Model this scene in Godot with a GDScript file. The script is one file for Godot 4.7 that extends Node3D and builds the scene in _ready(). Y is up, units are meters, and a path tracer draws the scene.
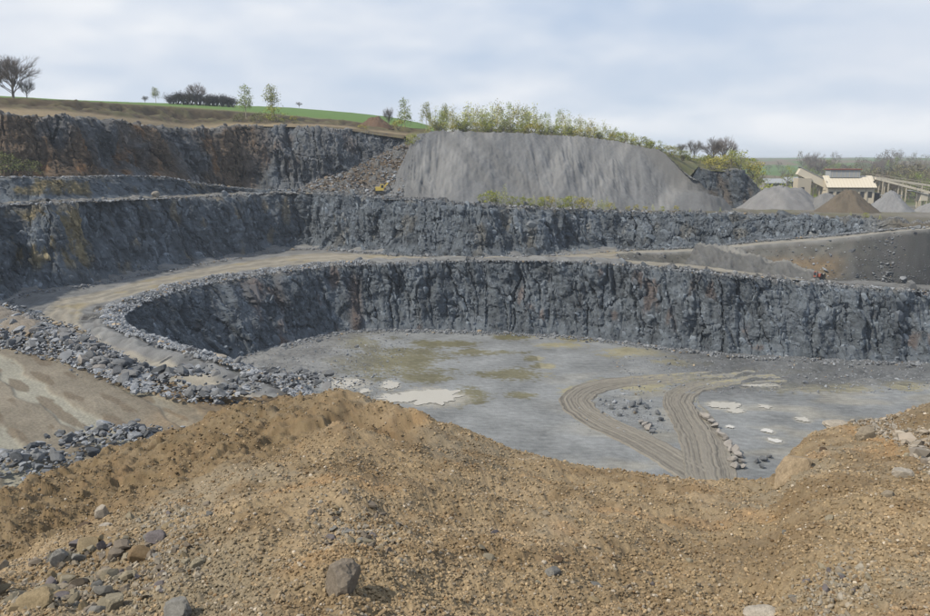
extends Node3D
# Open-pit quarry seen from a dirt slope. The eye stands 40 m up; the pit floor lies at 2 m.

const C1 := [Vector3(-3.2, 15.0, -66.2), Vector3(-14.2, 15.0, -78.0), Vector3(-20.5, 15.0, -85.4), Vector3(-29.0, 15.0, -93.8), Vector3(-39.2, 15.0, -102.8), Vector3(-48.7, 15.0, -111.6), Vector3(-53.8, 15.0, -120.3), Vector3(-55.2, 15.0, -133.2), Vector3(-52.1, 15.0, -150.3), Vector3(-41.8, 15.3, -164.1), Vector3(-30.4, 15.6, -173.0), Vector3(-23.3, 15.9, -174.0), Vector3(-7.9, 16.6, -173.0), Vector3(7.8, 17.2, -171.0), Vector3(22.7, 17.6, -166.0), Vector3(33.1, 17.3, -164.0), Vector3(46.9, 17.4, -153.0), Vector3(57.8, 16.6, -150.0), Vector3(69.2, 15.6, -149.0), Vector3(78.9, 15.2, -147.0), Vector3(89.0, 14.5, -146.0), Vector3(106.2, 13.4, -143.0)]
const T1 := [Vector3(6.0, 2.0, -72.0), Vector3(-4.0, 2.0, -84.0), Vector3(-11.0, 2.0, -92.0), Vector3(-20.0, 2.0, -102.0), Vector3(-31.0, 2.0, -110.0), Vector3(-42.0, 2.0, -115.0), Vector3(-48.0, 2.0, -121.0), Vector3(-49.0, 2.0, -134.0), Vector3(-44.4, 2.0, -145.7), Vector3(-37.6, 2.0, -157.2), Vector3(-30.1, 2.0, -168.6), Vector3(-22.5, 2.0, -171.7), Vector3(-7.9, 2.0, -170.6), Vector3(7.8, 2.0, -168.6), Vector3(22.9, 2.0, -164.6), Vector3(33.8, 2.0, -159.0), Vector3(47.3, 2.0, -151.2), Vector3(57.8, 2.0, -147.2), Vector3(68.9, 2.0, -145.7), Vector3(78.4, 2.0, -143.4), Vector3(88.0, 2.0, -141.9), Vector3(102.5, 2.0, -135.6)]
const T2 := [Vector3(-28.0, 15.0, -45.0), Vector3(-40.0, 15.0, -52.0), Vector3(-50.0, 15.0, -60.0), Vector3(-58.0, 15.0, -72.0), Vector3(-66.0, 15.0, -85.0), Vector3(-76.0, 15.0, -110.0), Vector3(-85.2, 15.0, -144.5), Vector3(-78.5, 15.0, -147.9), Vector3(-73.6, 15.0, -163.3), Vector3(-62.7, 15.5, -181.9), Vector3(-51.7, 15.7, -204.1), Vector3(-41.9, 16.0, -208.5), Vector3(-16.0, 16.7, -189.5), Vector3(3.5, 17.0, -181.3), Vector3(23.1, 17.0, -187.1), Vector3(38.4, 17.5, -191.1), Vector3(56.2, 19.0, -184.5), Vector3(68.4, 21.0, -179.2), Vector3(80.6, 23.0, -170.8), Vector3(89.6, 25.0, -163.4), Vector3(95.5, 26.0, -159.2), Vector3(113.5, 26.7, -155.8)]
const C2 := [Vector3(-82.0, 30.5, -111.0), Vector3(-90.5, 30.7, -150.0), Vector3(-80.9, 31.1, -152.0), Vector3(-76.0, 30.7, -167.0), Vector3(-65.9, 30.4, -187.0), Vector3(-53.5, 30.4, -209.0), Vector3(-43.4, 30.4, -212.0), Vector3(-16.2, 29.6, -195.0), Vector3(3.6, 28.9, -186.0), Vector3(23.3, 27.4, -191.0), Vector3(40.1, 26.5, -195.0), Vector3(56.8, 26.6, -188.0), Vector3(72.2, 26.5, -184.0), Vector3(83.3, 26.6, -175.0), Vector3(90.4, 26.4, -167.0), Vector3(97.1, 26.2, -162.0), Vector3(115.0, 26.9, -158.0)]
const LE := [Vector3(-13.1, 15.0, -57.7), Vector3(-24.5, 15.0, -67.6), Vector3(-32.3, 15.0, -75.2), Vector3(-40.6, 15.0, -85.1), Vector3(-49.9, 15.0, -95.7), Vector3(-59.6, 15.0, -111.0), Vector3(-66.4, 15.0, -130.0), Vector3(-64.5, 15.0, -139.1), Vector3(-60.7, 15.0, -155.5), Vector3(-50.2, 15.4, -171.2), Vector3(-38.9, 15.6, -185.5), Vector3(-30.8, 15.9, -187.8), Vector3(-11.1, 16.6, -179.6), Vector3(6.1, 17.1, -175.1), Vector3(22.8, 17.4, -174.4), Vector3(35.7, 17.1, -175.1), Vector3(49.9, 16.7, -170.5), Vector3(59.9, 16.4, -161.0), Vector3(71.0, 15.6, -155.3), Vector3(83.6, 15.0, -157.8), Vector3(94.8, 14.5, -155.8), Vector3(113.0, 14.0, -152.6)]
const RE := [Vector3(-21.8, 15.0, -50.3), Vector3(-33.5, 15.0, -58.5), Vector3(-42.6, 15.0, -66.4), Vector3(-50.8, 15.0, -77.5), Vector3(-59.3, 15.0, -89.5), Vector3(-69.2, 15.0, -110.4), Vector3(-77.4, 15.0, -138.4), Vector3(-72.6, 15.0, -144.2), Vector3(-68.2, 15.0, -160.0), Vector3(-57.5, 15.4, -177.4), Vector3(-46.3, 15.7, -196.4), Vector3(-37.3, 16.0, -199.9), Vector3(-14.0, 16.7, -185.4), Vector3(4.6, 17.0, -178.7), Vector3(23.0, 17.2, -181.8), Vector3(36.8, 17.5, -183.0), Vector3(54.3, 18.8, -178.1), Vector3(66.0, 20.8, -172.6), Vector3(77.1, 23.0, -163.3), Vector3(87.2, 24.9, -158.9), Vector3(92.8, 26.0, -154.7), Vector3(110.2, 26.7, -151.2)]
const T2B := [Vector3(-109.8, 30.6, -160.0), Vector3(-96.0, 30.8, -161.0), Vector3(-87.2, 31.0, -168.0), Vector3(-75.8, 30.7, -188.0), Vector3(-70.4, 30.5, -200.0), Vector3(-63.7, 30.4, -212.0), Vector3(-45.6, 30.8, -216.0), Vector3(-34.5, 30.7, -216.0)]
const C2B := [Vector3(-111.1, 35.8, -163.0), Vector3(-97.2, 35.8, -164.0), Vector3(-88.3, 35.6, -171.0), Vector3(-80.2, 35.5, -188.0), Vector3(-74.6, 35.0, -195.0), Vector3(-68.7, 32.9, -207.0), Vector3(-56.9, 31.1, -217.0), Vector3(-35.0, 30.9, -219.0)]
const T3 := [Vector3(-117.4, 35.7, -169.0), Vector3(-100.8, 35.7, -170.0), Vector3(-89.6, 35.4, -178.0), Vector3(-77.7, 35.1, -200.0), Vector3(-72.7, 33.1, -215.0), Vector3(-64.4, 31.2, -224.0), Vector3(-50.6, 30.5, -226.0), Vector3(-39.3, 31.3, -228.0), Vector3(-28.0, 34.7, -231.0), Vector3(-19.3, 40.5, -234.0), Vector3(-12.0, 44.6, -238.0)]
const C3 := [Vector3(-119.0, 49.5, -174.0), Vector3(-102.1, 49.3, -175.0), Vector3(-91.3, 49.1, -184.0), Vector3(-81.7, 48.0, -206.0), Vector3(-76.2, 47.5, -220.0), Vector3(-65.1, 49.0, -230.0), Vector3(-51.1, 48.9, -232.0), Vector3(-36.8, 48.3, -234.0), Vector3(-25.3, 46.6, -236.0), Vector3(-17.1, 45.6, -238.0), Vector3(-10.6, 45.8, -240.0)]
const S0 := [Vector3(-122.9, 51.0, -180.0), Vector3(-105.5, 50.6, -181.0), Vector3(-94.2, 50.4, -190.0), Vector3(-84.0, 49.3, -212.0), Vector3(-77.9, 48.5, -225.0), Vector3(-66.8, 49.8, -236.0), Vector3(-52.4, 49.7, -238.0), Vector3(-37.8, 49.1, -240.0), Vector3(-25.9, 47.7, -242.0), Vector3(-17.5, 46.8, -243.0), Vector3(-10.8, 46.8, -245.0)]
const S1 := [Vector3(-136.2, 54.9, -200.0), Vector3(-117.4, 54.8, -202.0), Vector3(-103.8, 54.6, -210.0), Vector3(-92.3, 55.1, -234.0), Vector3(-84.8, 55.1, -246.0), Vector3(-72.2, 54.5, -256.0), Vector3(-57.6, 53.4, -262.0), Vector3(-41.2, 51.8, -262.0), Vector3(-28.0, 50.5, -262.0), Vector3(-18.7, 49.5, -260.0), Vector3(-11.4, 48.5, -258.0)]
const S2 := [Vector3(-241.1, 66.1, -330.0), Vector3(-197.6, 65.7, -340.0), Vector3(-177.3, 65.0, -350.0), Vector3(-155.1, 65.2, -370.0), Vector3(-129.4, 65.6, -390.0), Vector3(-107.7, 65.4, -400.0), Vector3(-89.9, 65.2, -410.0), Vector3(-57.7, 62.2, -400.0), Vector3(-36.7, 59.5, -390.0), Vector3(-20.9, 55.8, -370.0), Vector3(-8.6, 51.2, -340.0)]
const PB := [Vector3(-22.1, 29.4, -203.0), Vector3(-17.8, 29.4, -201.0), Vector3(-9.0, 28.7, -200.0), Vector3(3.8, 28.0, -199.0), Vector3(24.5, 26.8, -201.0), Vector3(45.7, 26.2, -203.0), Vector3(58.4, 26.1, -202.0), Vector3(64.8, 26.4, -201.0), Vector3(71.4, 26.6, -206.0)]
const PT := [Vector3(-15.3, 45.0, -228.0), Vector3(-13.7, 46.6, -227.0), Vector3(-7.2, 47.5, -228.0), Vector3(7.2, 47.2, -229.0), Vector3(27.4, 46.4, -229.0), Vector3(41.6, 44.9, -227.0), Vector3(50.6, 42.9, -222.0), Vector3(54.7, 41.0, -217.0), Vector3(59.9, 34.9, -209.0)]
const RG := [Vector3(-20.2, 47.2, -246.0), Vector3(-14.1, 47.4, -248.0), Vector3(-7.9, 47.9, -250.0), Vector3(7.9, 48.9, -252.0), Vector3(30.2, 47.7, -252.0), Vector3(46.1, 45.9, -252.0), Vector3(57.4, 43.3, -252.0), Vector3(67.1, 40.5, -252.0), Vector3(75.2, 37.7, -252.0)]
const T4 := [Vector3(66.4, 24.1, -255.0), Vector3(79.0, 24.3, -262.0), Vector3(89.1, 24.0, -262.0), Vector3(97.5, 23.7, -262.0), Vector3(104.3, 23.7, -262.0)]
const C4 := [Vector3(64.8, 40.5, -262.0), Vector3(76.1, 37.2, -266.0), Vector3(86.3, 35.4, -266.0), Vector3(94.8, 35.5, -266.0), Vector3(101.7, 27.2, -264.0)]
const SPUR := [Vector3(53.0, 19.3, -176.0), Vector3(57.0, 18.9, -172.0), Vector3(63.7, 17.4, -166.0), Vector3(69.9, 16.1, -160.0), Vector3(72.9, 15.1, -157.0)]
const TALUS_LOW := [Vector3(-46.5, 30.5, -214.0), Vector3(-33.9, 30.0, -212.0), Vector3(-21.0, 29.4, -205.0), Vector3(-16.2, 29.3, -201.0)]
const TALUS_TOP := [Vector3(-45.3, 32.4, -229.0), Vector3(-35.3, 35.8, -231.0), Vector3(-23.6, 41.6, -233.0), Vector3(-15.6, 44.8, -233.0)]
const BERM_FOOT := [Vector3(-38.3, 27.9, -52.0), Vector3(-30.3, 28.0, -49.1), Vector3(-24.8, 28.0, -46.0), Vector3(-19.9, 28.0, -41.8), Vector3(-15.1, 28.0, -37.9), Vector3(-13.2, 27.8, -37.7), Vector3(-10.8, 27.2, -39.2), Vector3(-7.1, 26.5, -40.7), Vector3(-2.5, 25.0, -41.3)]
const BERM_TOP := [Vector3(-42.1, 30.7, -58.0), Vector3(-33.6, 30.3, -55.0), Vector3(-27.2, 29.8, -51.0), Vector3(-21.7, 29.2, -46.0), Vector3(-17.2, 28.5, -43.0), Vector3(-13.8, 27.8, -41.0), Vector3(-10.7, 27.6, -41.0), Vector3(-7.0, 27.5, -40.0), Vector3(-2.4, 25.5, -40.0)]
const BROW := [Vector3(-0.8455, 10.00, -5.247), Vector3(-0.7289, 10.50, -5.115), Vector3(-0.6415, 11.00, -4.967), Vector3(-0.5557, 13.00, -5.470), Vector3(-0.4567, 14.50, -5.598), Vector3(-0.3866, 15.00, -5.361), Vector3(-0.3036, 15.00, -4.936), Vector3(-0.2222, 15.50, -4.927), Vector3(-0.1614, 15.50, -4.840), Vector3(-0.0878, 14.50, -4.813), Vector3(-0.0203, 13.50, -4.825), Vector3(0.0751, 12.00, -4.736), Vector3(0.1852, 11.00, -4.613), Vector3(0.2680, 10.60, -4.569), Vector3(0.3508, 10.40, -4.528), Vector3(0.4126, 10.60, -4.600), Vector3(0.4322, 11.20, -4.713), Vector3(0.4500, 12.20, -4.727), Vector3(0.4755, 12.80, -4.685), Vector3(0.5215, 13.50, -4.729), Vector3(0.5617, 13.80, -4.776), Vector3(0.6278, 14.50, -4.813), Vector3(0.7208, 15.00, -4.810), Vector3(0.8416, 15.00, -4.768)]
const STONES := [
	[-0.67, -3.84, 0.225, 0.198, 0, "rounded brown-grey boulder lying alone in the foreground dirt"],
	[5.94, -10.83, 0.333, 0.257, 1, "pale boulder stuck near the top of the earth mound"],
	[4.58, -7.60, 0.223, 0.117, 2, "flat pale slab lying in the stony gully of the mound"],
	[-2.59, -6.00, 0.159, 0.109, 3, "purple-grey stone with a light rim beside a brown clod"],
	[-2.58, -5.66, 0.197, 0.174, 4, "soft brown earth clod beside the purple-grey stone"],
	[-1.66, -4.08, 0.160, 0.148, 5, "pointed grey stone at the bottom edge of the picture"],
	[-3.42, -6.00, 0.142, 0.142, 5, "dark grey pointed stone on the bare dirt, above the gravel spill"],
	[-4.21, -8.37, 0.152, 0.210, 2, "pale oval stone standing upright against the dark earth bank"],
	[-2.27, -4.56, 0.153, 0.127, 6, "pale tan round stone in the gravel spill"],
	[-2.83, -4.65, 0.234, 0.143, 7, "broad tan stone at the very bottom left corner"],
	[-3.06, -5.14, 0.172, 0.115, 6, "brownish-green rounded stone just above the broad tan stone"],
	[-2.67, -5.28, 0.140, 0.111, 1, "grey-tan blocky stone in the middle of the gravel spill"],
	[-1.89, -5.02, 0.105, 0.077, 6, "pale blunt stone alone on the crumbly dirt right of the spill"],
	[-4.00, -7.59, 0.169, 0.085, 8, "dark brown flat clod on the smooth dirt below the bank"],
	[-3.61, -7.21, 0.121, 0.050, 2, "thin pale flake lying on the smooth dirt below the bank"],
	[1.81, -4.26, 0.202, 0.083, 2, "light grey stone cut off by the bottom edge"],
	[0.61, -4.92, 0.117, 0.082, 5, "blue-grey stone alone in the middle of the crumbly dirt"],
	[0.69, -5.24, 0.066, 0.051, 8, "small dark stone just above the blue-grey one"],
	[5.13, -10.51, 0.132, 0.103, 8, "dark lump on the smooth front of the earth mound"],
	[3.73, -6.36, 0.115, 0.080, 1, "grey-tan stone at the lower end of the stony gully"],
	[4.16, -9.35, 0.196, 0.574, 15, "tall pale slab leaning on the left face of the earth mound"],
	[6.54, -12.91, 0.451, 0.144, 2, "white flat rock on the crest of the earth mound"]]
# centre slope x/depth, half width of it, nearest, middle and farthest depth, count
const CLUSTERS := [[-0.573, 0.093, 4.60, 5.34, 6.33, 150], [-0.444, 0.071, 4.58, 5.24, 6.09, 56], [-0.411, 0.052, 5.70, 6.47, 7.46, 18], [-0.157, 0.062, 4.72, 5.36, 6.19, 60], [0.524, 0.058, 3.81, 4.24, 4.76, 30], [0.587, 0.034, 6.68, 8.26, 10.79, 36], [0.133, 0.426, 4.30, 5.48, 7.46, 30]]
const PIT_ROCKS := [[35.5, -110.3, 1.05], [35.7, -108.9, 1.48], [35.9, -107.2, 1.16], [35.9, -105.5, 1.29], [35.6, -103.0, 0.98], [35.6, -101.8, 1.11], [35.6, -100.3, 0.95], [35.4, -98.4, 1.07], [35.1, -96.6, 1.18], [35.4, -95.9, 1.30], [35.3, -94.5, 1.15], [34.2, -92.9, 1.13], [34.9, -92.5, 1.00], [33.8, -90.9, 1.36], [34.7, -90.9, 0.86], [25.6, -107.2, 1.02], [25.9, -105.9, 1.15], [26.0, -104.6, 1.28], [26.7, -106.3, 0.87], [24.6, -114.0, 0.93], [26.1, -115.0, 1.09], [27.5, -116.5, 1.11], [28.0, -114.5, 0.93], [25.9, -112.1, 0.91], [23.2, -110.7, 0.75], [29.0, -111.6, 0.91], [28.7, -108.5, 0.88], [26.3, -103.4, 0.84], [22.6, -114.0, 0.77], [37.0, -92.5, 0.88], [38.1, -93.2, 0.89], [39.3, -94.2, 0.77], [37.0, -90.9, 0.74]]
const TRACK_A := [Vector3(30.5, 2.0, -81.7), Vector3(27.9, 2.0, -90.3), Vector3(24.4, 2.0, -99.5), Vector3(20.4, 2.0, -106.7), Vector3(17.9, 2.0, -113.0), Vector3(17.7, 2.0, -118.5), Vector3(20.2, 2.0, -123.9), Vector3(25.8, 2.0, -128.0), Vector3(34.1, 2.0, -130.4), Vector3(43.4, 2.0, -132.3), Vector3(52.8, 2.0, -133.6)]
const TRACK_B := [Vector3(27.5, 2.0, -79.2), Vector3(29.5, 2.0, -90.3), Vector3(31.8, 2.0, -100.7), Vector3(32.8, 2.0, -109.8), Vector3(33.5, 2.0, -116.5), Vector3(35.2, 2.0, -121.2), Vector3(39.0, 2.0, -125.6), Vector3(45.9, 2.0, -129.2), Vector3(55.3, 2.0, -131.1)]
const TRACK_C := [Vector3(29.3, 2.0, -80.5), Vector3(31.6, 2.0, -90.3), Vector3(33.7, 2.0, -100.7), Vector3(35.0, 2.0, -110.7), Vector3(35.0, 2.0, -117.5), Vector3(36.2, 2.0, -121.7)]
const PALE_PUDDLES := [[-5.3, -120.1, 4.95, 4.26], [-10.5, -119.6, 3.18, 2.38], [-20.5, -127.4, 3.39, 2.98], [-12.8, -126.8, 1.52, 2.36], [-16.6, -123.4, 0.98, 1.40], [40.4, -115.5, 2.46, 1.98], [41.5, -113.0, 1.65, 1.19], [46.6, -115.0, 1.07, 0.98], [42.9, -104.2, 0.83, 1.02], [42.3, -100.3, 0.93, 0.95], [49.9, -108.9, 1.01, 1.11], [38.1, -105.9, 0.70, 0.63], [50.0, -126.2, 2.52, 0.88]]
const YELLOW_PATCHES := [[-22.5, -157.2, 4.60, 6.22], [-13.3, -141.9, 8.50, 9.53], [-5.2, -156.3, 5.20, 2.63], [0.2, -121.7, 2.92, 4.37], [8.4, -133.6, 4.45, 2.93], [11.5, -163.7, 4.79, 2.40], [28.3, -161.8, 6.46, 3.28], [34.8, -149.6, 5.97, 3.23], [18.2, -122.8, 2.45, 3.33], [-29.1, -131.7, 2.10, 3.17], [14.9, -139.0, 1.85, 1.76], [28.1, -126.8, 5.91, 2.66], [41.3, -131.1, 6.98, 2.83], [54.6, -125.1, 5.83, 2.30], [64.7, -125.1, 4.99, 2.01], [74.6, -126.2, 3.36, 2.34], [3.0, -149.6, 5.97, 2.02], [-7.9, -131.1, 4.36, 1.88], [19.6, -155.4, 4.14, 1.74], [-24.6, -141.9, 2.83, 2.92], [40.7, -141.9, 4.72, 1.83], [9.8, -121.2, 2.42, 1.35], [55.1, -134.9, 5.39, 1.99], [13.5, -144.9, 1.54, 1.52]]
const SAPLINGS := [[-10.6, 46.9, -234.5, 6.0, 1], [-10.0, 46.9, -234.0, 6.0, 2], [-9.2, 47.4, -245.0, 8.5, 0], [-9.1, 47.3, -241.1, 5.5, 0], [-7.8, 47.3, -236.9, 3.4, 2], [-7.4, 47.6, -245.0, 4.5, 0], [-7.2, 47.5, -242.4, 7.6, 1], [-6.8, 47.5, -242.1, 7.7, 1], [-5.6, 47.3, -235.7, 6.2, 1], [-5.7, 47.7, -247.0, 8.8, 2], [-4.1, 47.3, -233.1, 5.6, 2], [-3.7, 47.4, -237.7, 8.7, 2], [-3.6, 47.5, -239.4, 5.8, 1], [-2.7, 47.4, -236.5, 5.8, 0], [-2.5, 47.5, -239.9, 5.9, 2], [-1.5, 47.6, -240.1, 6.0, 0], [-0.4, 47.4, -235.9, 6.7, 0], [-0.2, 47.6, -239.6, 4.9, 1], [0.2, 47.6, -241.8, 8.4, 2], [0.6, 47.5, -237.9, 9.3, 0], [1.7, 47.5, -237.2, 7.7, 2], [2.4, 47.5, -234.8, 5.0, 1], [2.6, 47.4, -233.6, 8.4, 0], [3.8, 47.9, -247.3, 9.0, 2], [4.2, 47.5, -233.3, 6.3, 1], [5.1, 47.8, -244.6, 7.4, 2], [5.2, 47.5, -234.2, 7.9, 0], [6.0, 47.6, -237.4, 6.5, 1], [6.3, 47.6, -235.4, 8.1, 0], [6.8, 47.7, -239.8, 6.6, 1], [8.1, 47.8, -241.6, 7.6, 0], [8.0, 47.6, -236.1, 4.1, 0], [8.2, 47.5, -235.5, 9.0, 0], [9.5, 47.7, -241.2, 8.4, 0], [9.6, 47.4, -233.5, 9.9, 2], [10.7, 47.8, -248.0, 9.4, 0], [11.0, 47.4, -236.6, 7.3, 1], [11.3, 47.5, -239.3, 5.4, 2], [13.0, 47.6, -245.5, 7.6, 0], [12.4, 47.4, -236.8, 5.3, 2], [13.2, 47.3, -236.5, 9.9, 1], [13.5, 47.2, -233.8, 6.4, 2], [14.6, 47.4, -241.5, 9.1, 2], [16.0, 47.4, -243.8, 4.1, 1], [15.9, 47.3, -239.5, 9.9, 2], [17.5, 47.4, -246.9, 6.7, 1], [17.8, 47.3, -245.0, 9.1, 1], [18.2, 47.2, -240.9, 8.9, 2], [18.6, 47.1, -238.1, 7.2, 1], [19.3, 47.3, -247.6, 9.2, 2], [19.3, 47.0, -238.9, 8.0, 0], [20.3, 46.9, -237.0, 9.6, 0], [21.5, 47.1, -243.3, 7.2, 2], [21.4, 46.9, -239.1, 7.0, 0], [22.0, 46.8, -236.2, 4.9, 0], [22.5, 46.8, -236.9, 6.8, 1], [23.8, 46.9, -241.3, 4.9, 0], [23.9, 46.8, -238.0, 7.5, 1], [24.9, 46.8, -239.6, 3.7, 0], [24.7, 46.6, -234.7, 7.2, 1], [25.3, 46.6, -235.1, 5.7, 0], [26.7, 46.7, -240.8, 3.6, 1], [27.9, 46.8, -245.4, 3.6, 2], [27.1, 46.5, -236.1, 5.6, 1], [27.9, 46.6, -240.3, 6.4, 0], [29.2, 46.8, -246.7, 8.8, 1], [29.3, 46.5, -239.5, 8.4, 2], [29.5, 46.3, -234.0, 4.3, 2], [31.1, 46.5, -245.5, 6.2, 0], [30.9, 46.2, -235.5, 7.9, 0], [30.9, 46.2, -235.2, 5.8, 1], [33.2, 46.4, -247.6, 3.4, 2], [33.1, 46.2, -242.7, 3.3, 2], [33.9, 46.2, -244.8, 6.5, 1], [34.4, 46.0, -240.8, 5.7, 1], [35.4, 46.1, -244.5, 7.7, 2], [34.1, 45.8, -233.8, 4.8, 2], [36.4, 45.8, -240.0, 6.0, 1], [37.1, 45.8, -240.6, 5.3, 2], [37.2, 45.7, -238.9, 4.6, 2], [38.2, 45.7, -242.9, 3.8, 1], [37.3, 45.5, -235.2, 6.8, 2], [39.9, 45.7, -246.5, 4.6, 0], [39.5, 45.4, -238.3, 5.4, 0], [40.4, 45.5, -242.7, 3.6, 1], [40.7, 45.3, -237.9, 4.2, 0], [41.8, 45.3, -240.9, 6.3, 0], [43.3, 45.3, -245.1, 2.6, 0], [43.8, 45.4, -247.8, 5.7, 2], [42.7, 45.0, -234.2, 2.4, 0], [44.7, 45.1, -243.1, 5.3, 0], [45.7, 45.0, -245.5, 3.8, 2], [45.5, 44.9, -242.0, 4.2, 2], [45.2, 44.7, -238.5, 5.0, 1], [46.6, 44.6, -240.9, 4.0, 1], [48.5, 44.6, -247.5, 3.6, 1], [47.9, 44.4, -241.8, 3.5, 0], [48.6, 44.1, -239.9, 4.2, 2], [49.0, 44.0, -239.1, 3.7, 2], [49.2, 44.0, -240.7, 3.7, 2], [50.9, 43.8, -242.1, 3.2, 0], [51.0, 43.6, -240.3, 4.3, 1], [52.7, 43.5, -244.7, 2.6, 0], [50.4, 43.4, -235.0, 1.9, 0], [52.8, 43.3, -241.7, 3.8, 2], [53.6, 43.1, -241.1, 1.9, 2], [54.5, 43.1, -244.3, 2.4, 0], [53.5, 42.7, -234.2, 2.8, 0], [55.9, 42.7, -242.7, 3.5, 2], [56.7, 42.5, -244.0, 3.9, 1], [58.1, 42.3, -246.2, 3.8, 0], [57.7, 42.2, -243.4, 3.7, 2], [56.9, 42.1, -239.2, 2.1, 1], [56.6, 41.8, -234.0, 2.0, 0], [58.2, 41.5, -236.8, 2.8, 2], [60.9, 41.4, -245.9, 2.5, 0], [59.6, 41.3, -239.3, 1.5, 1], [59.2, 40.9, -233.3, 3.6, 0]]
const CREST_SHRUBS := [[4.6, 28.4, -189.2, 1.7, 0], [6.1, 28.3, -189.6, 2.4, 0], [7.8, 28.1, -190.1, 2.2, 0], [9.5, 28.0, -190.5, 3.4, 2], [11.3, 27.9, -190.9, 1.7, 0], [13.3, 27.7, -191.4, 1.7, 0], [15.3, 27.6, -191.9, 1.5, 0], [17.0, 27.4, -192.4, 2.0, 2], [18.8, 27.3, -192.8, 1.5, 0], [21.1, 27.1, -193.4, 2.2, 1], [23.2, 27.0, -193.9, 1.8, 2], [25.2, 26.8, -194.4, 1.5, 2], [27.0, 26.7, -194.8, 2.5, 0], [28.9, 26.6, -195.2, 2.0, 1], [31.5, 26.5, -195.8, 1.5, 2], [33.6, 26.4, -196.3, 1.8, 2], [35.7, 26.3, -196.8, 2.3, 2], [37.8, 26.2, -197.3, 1.5, 2], [41.4, 26.0, -197.7, 1.0, 1], [45.4, 26.1, -196.1, 1.0, 1], [49.1, 26.1, -194.6, 1.0, 0], [55.5, 26.1, -191.9, 0.7, 2], [14.3, 27.6, -191.7, 2.0, 2], [19.8, 27.2, -193.1, 2.0, 0], [24.2, 26.9, -194.1, 2.0, 0], [30.2, 26.6, -195.5, 2.3, 1], [34.6, 26.3, -196.6, 2.0, 2], [36.7, 26.2, -197.1, 1.5, 1], [43.3, 26.0, -197.0, 1.3, 1], [47.2, 26.1, -195.4, 1.3, 2], [52.4, 26.1, -193.2, 1.2, 1], [62.3, 26.1, -189.9, 1.0, 2], [87.1, 26.1, -175.6, 0.9, 2], [89.2, 26.1, -173.2, 0.9, 0], [91.3, 26.0, -170.8, 0.9, 2]]
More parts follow.
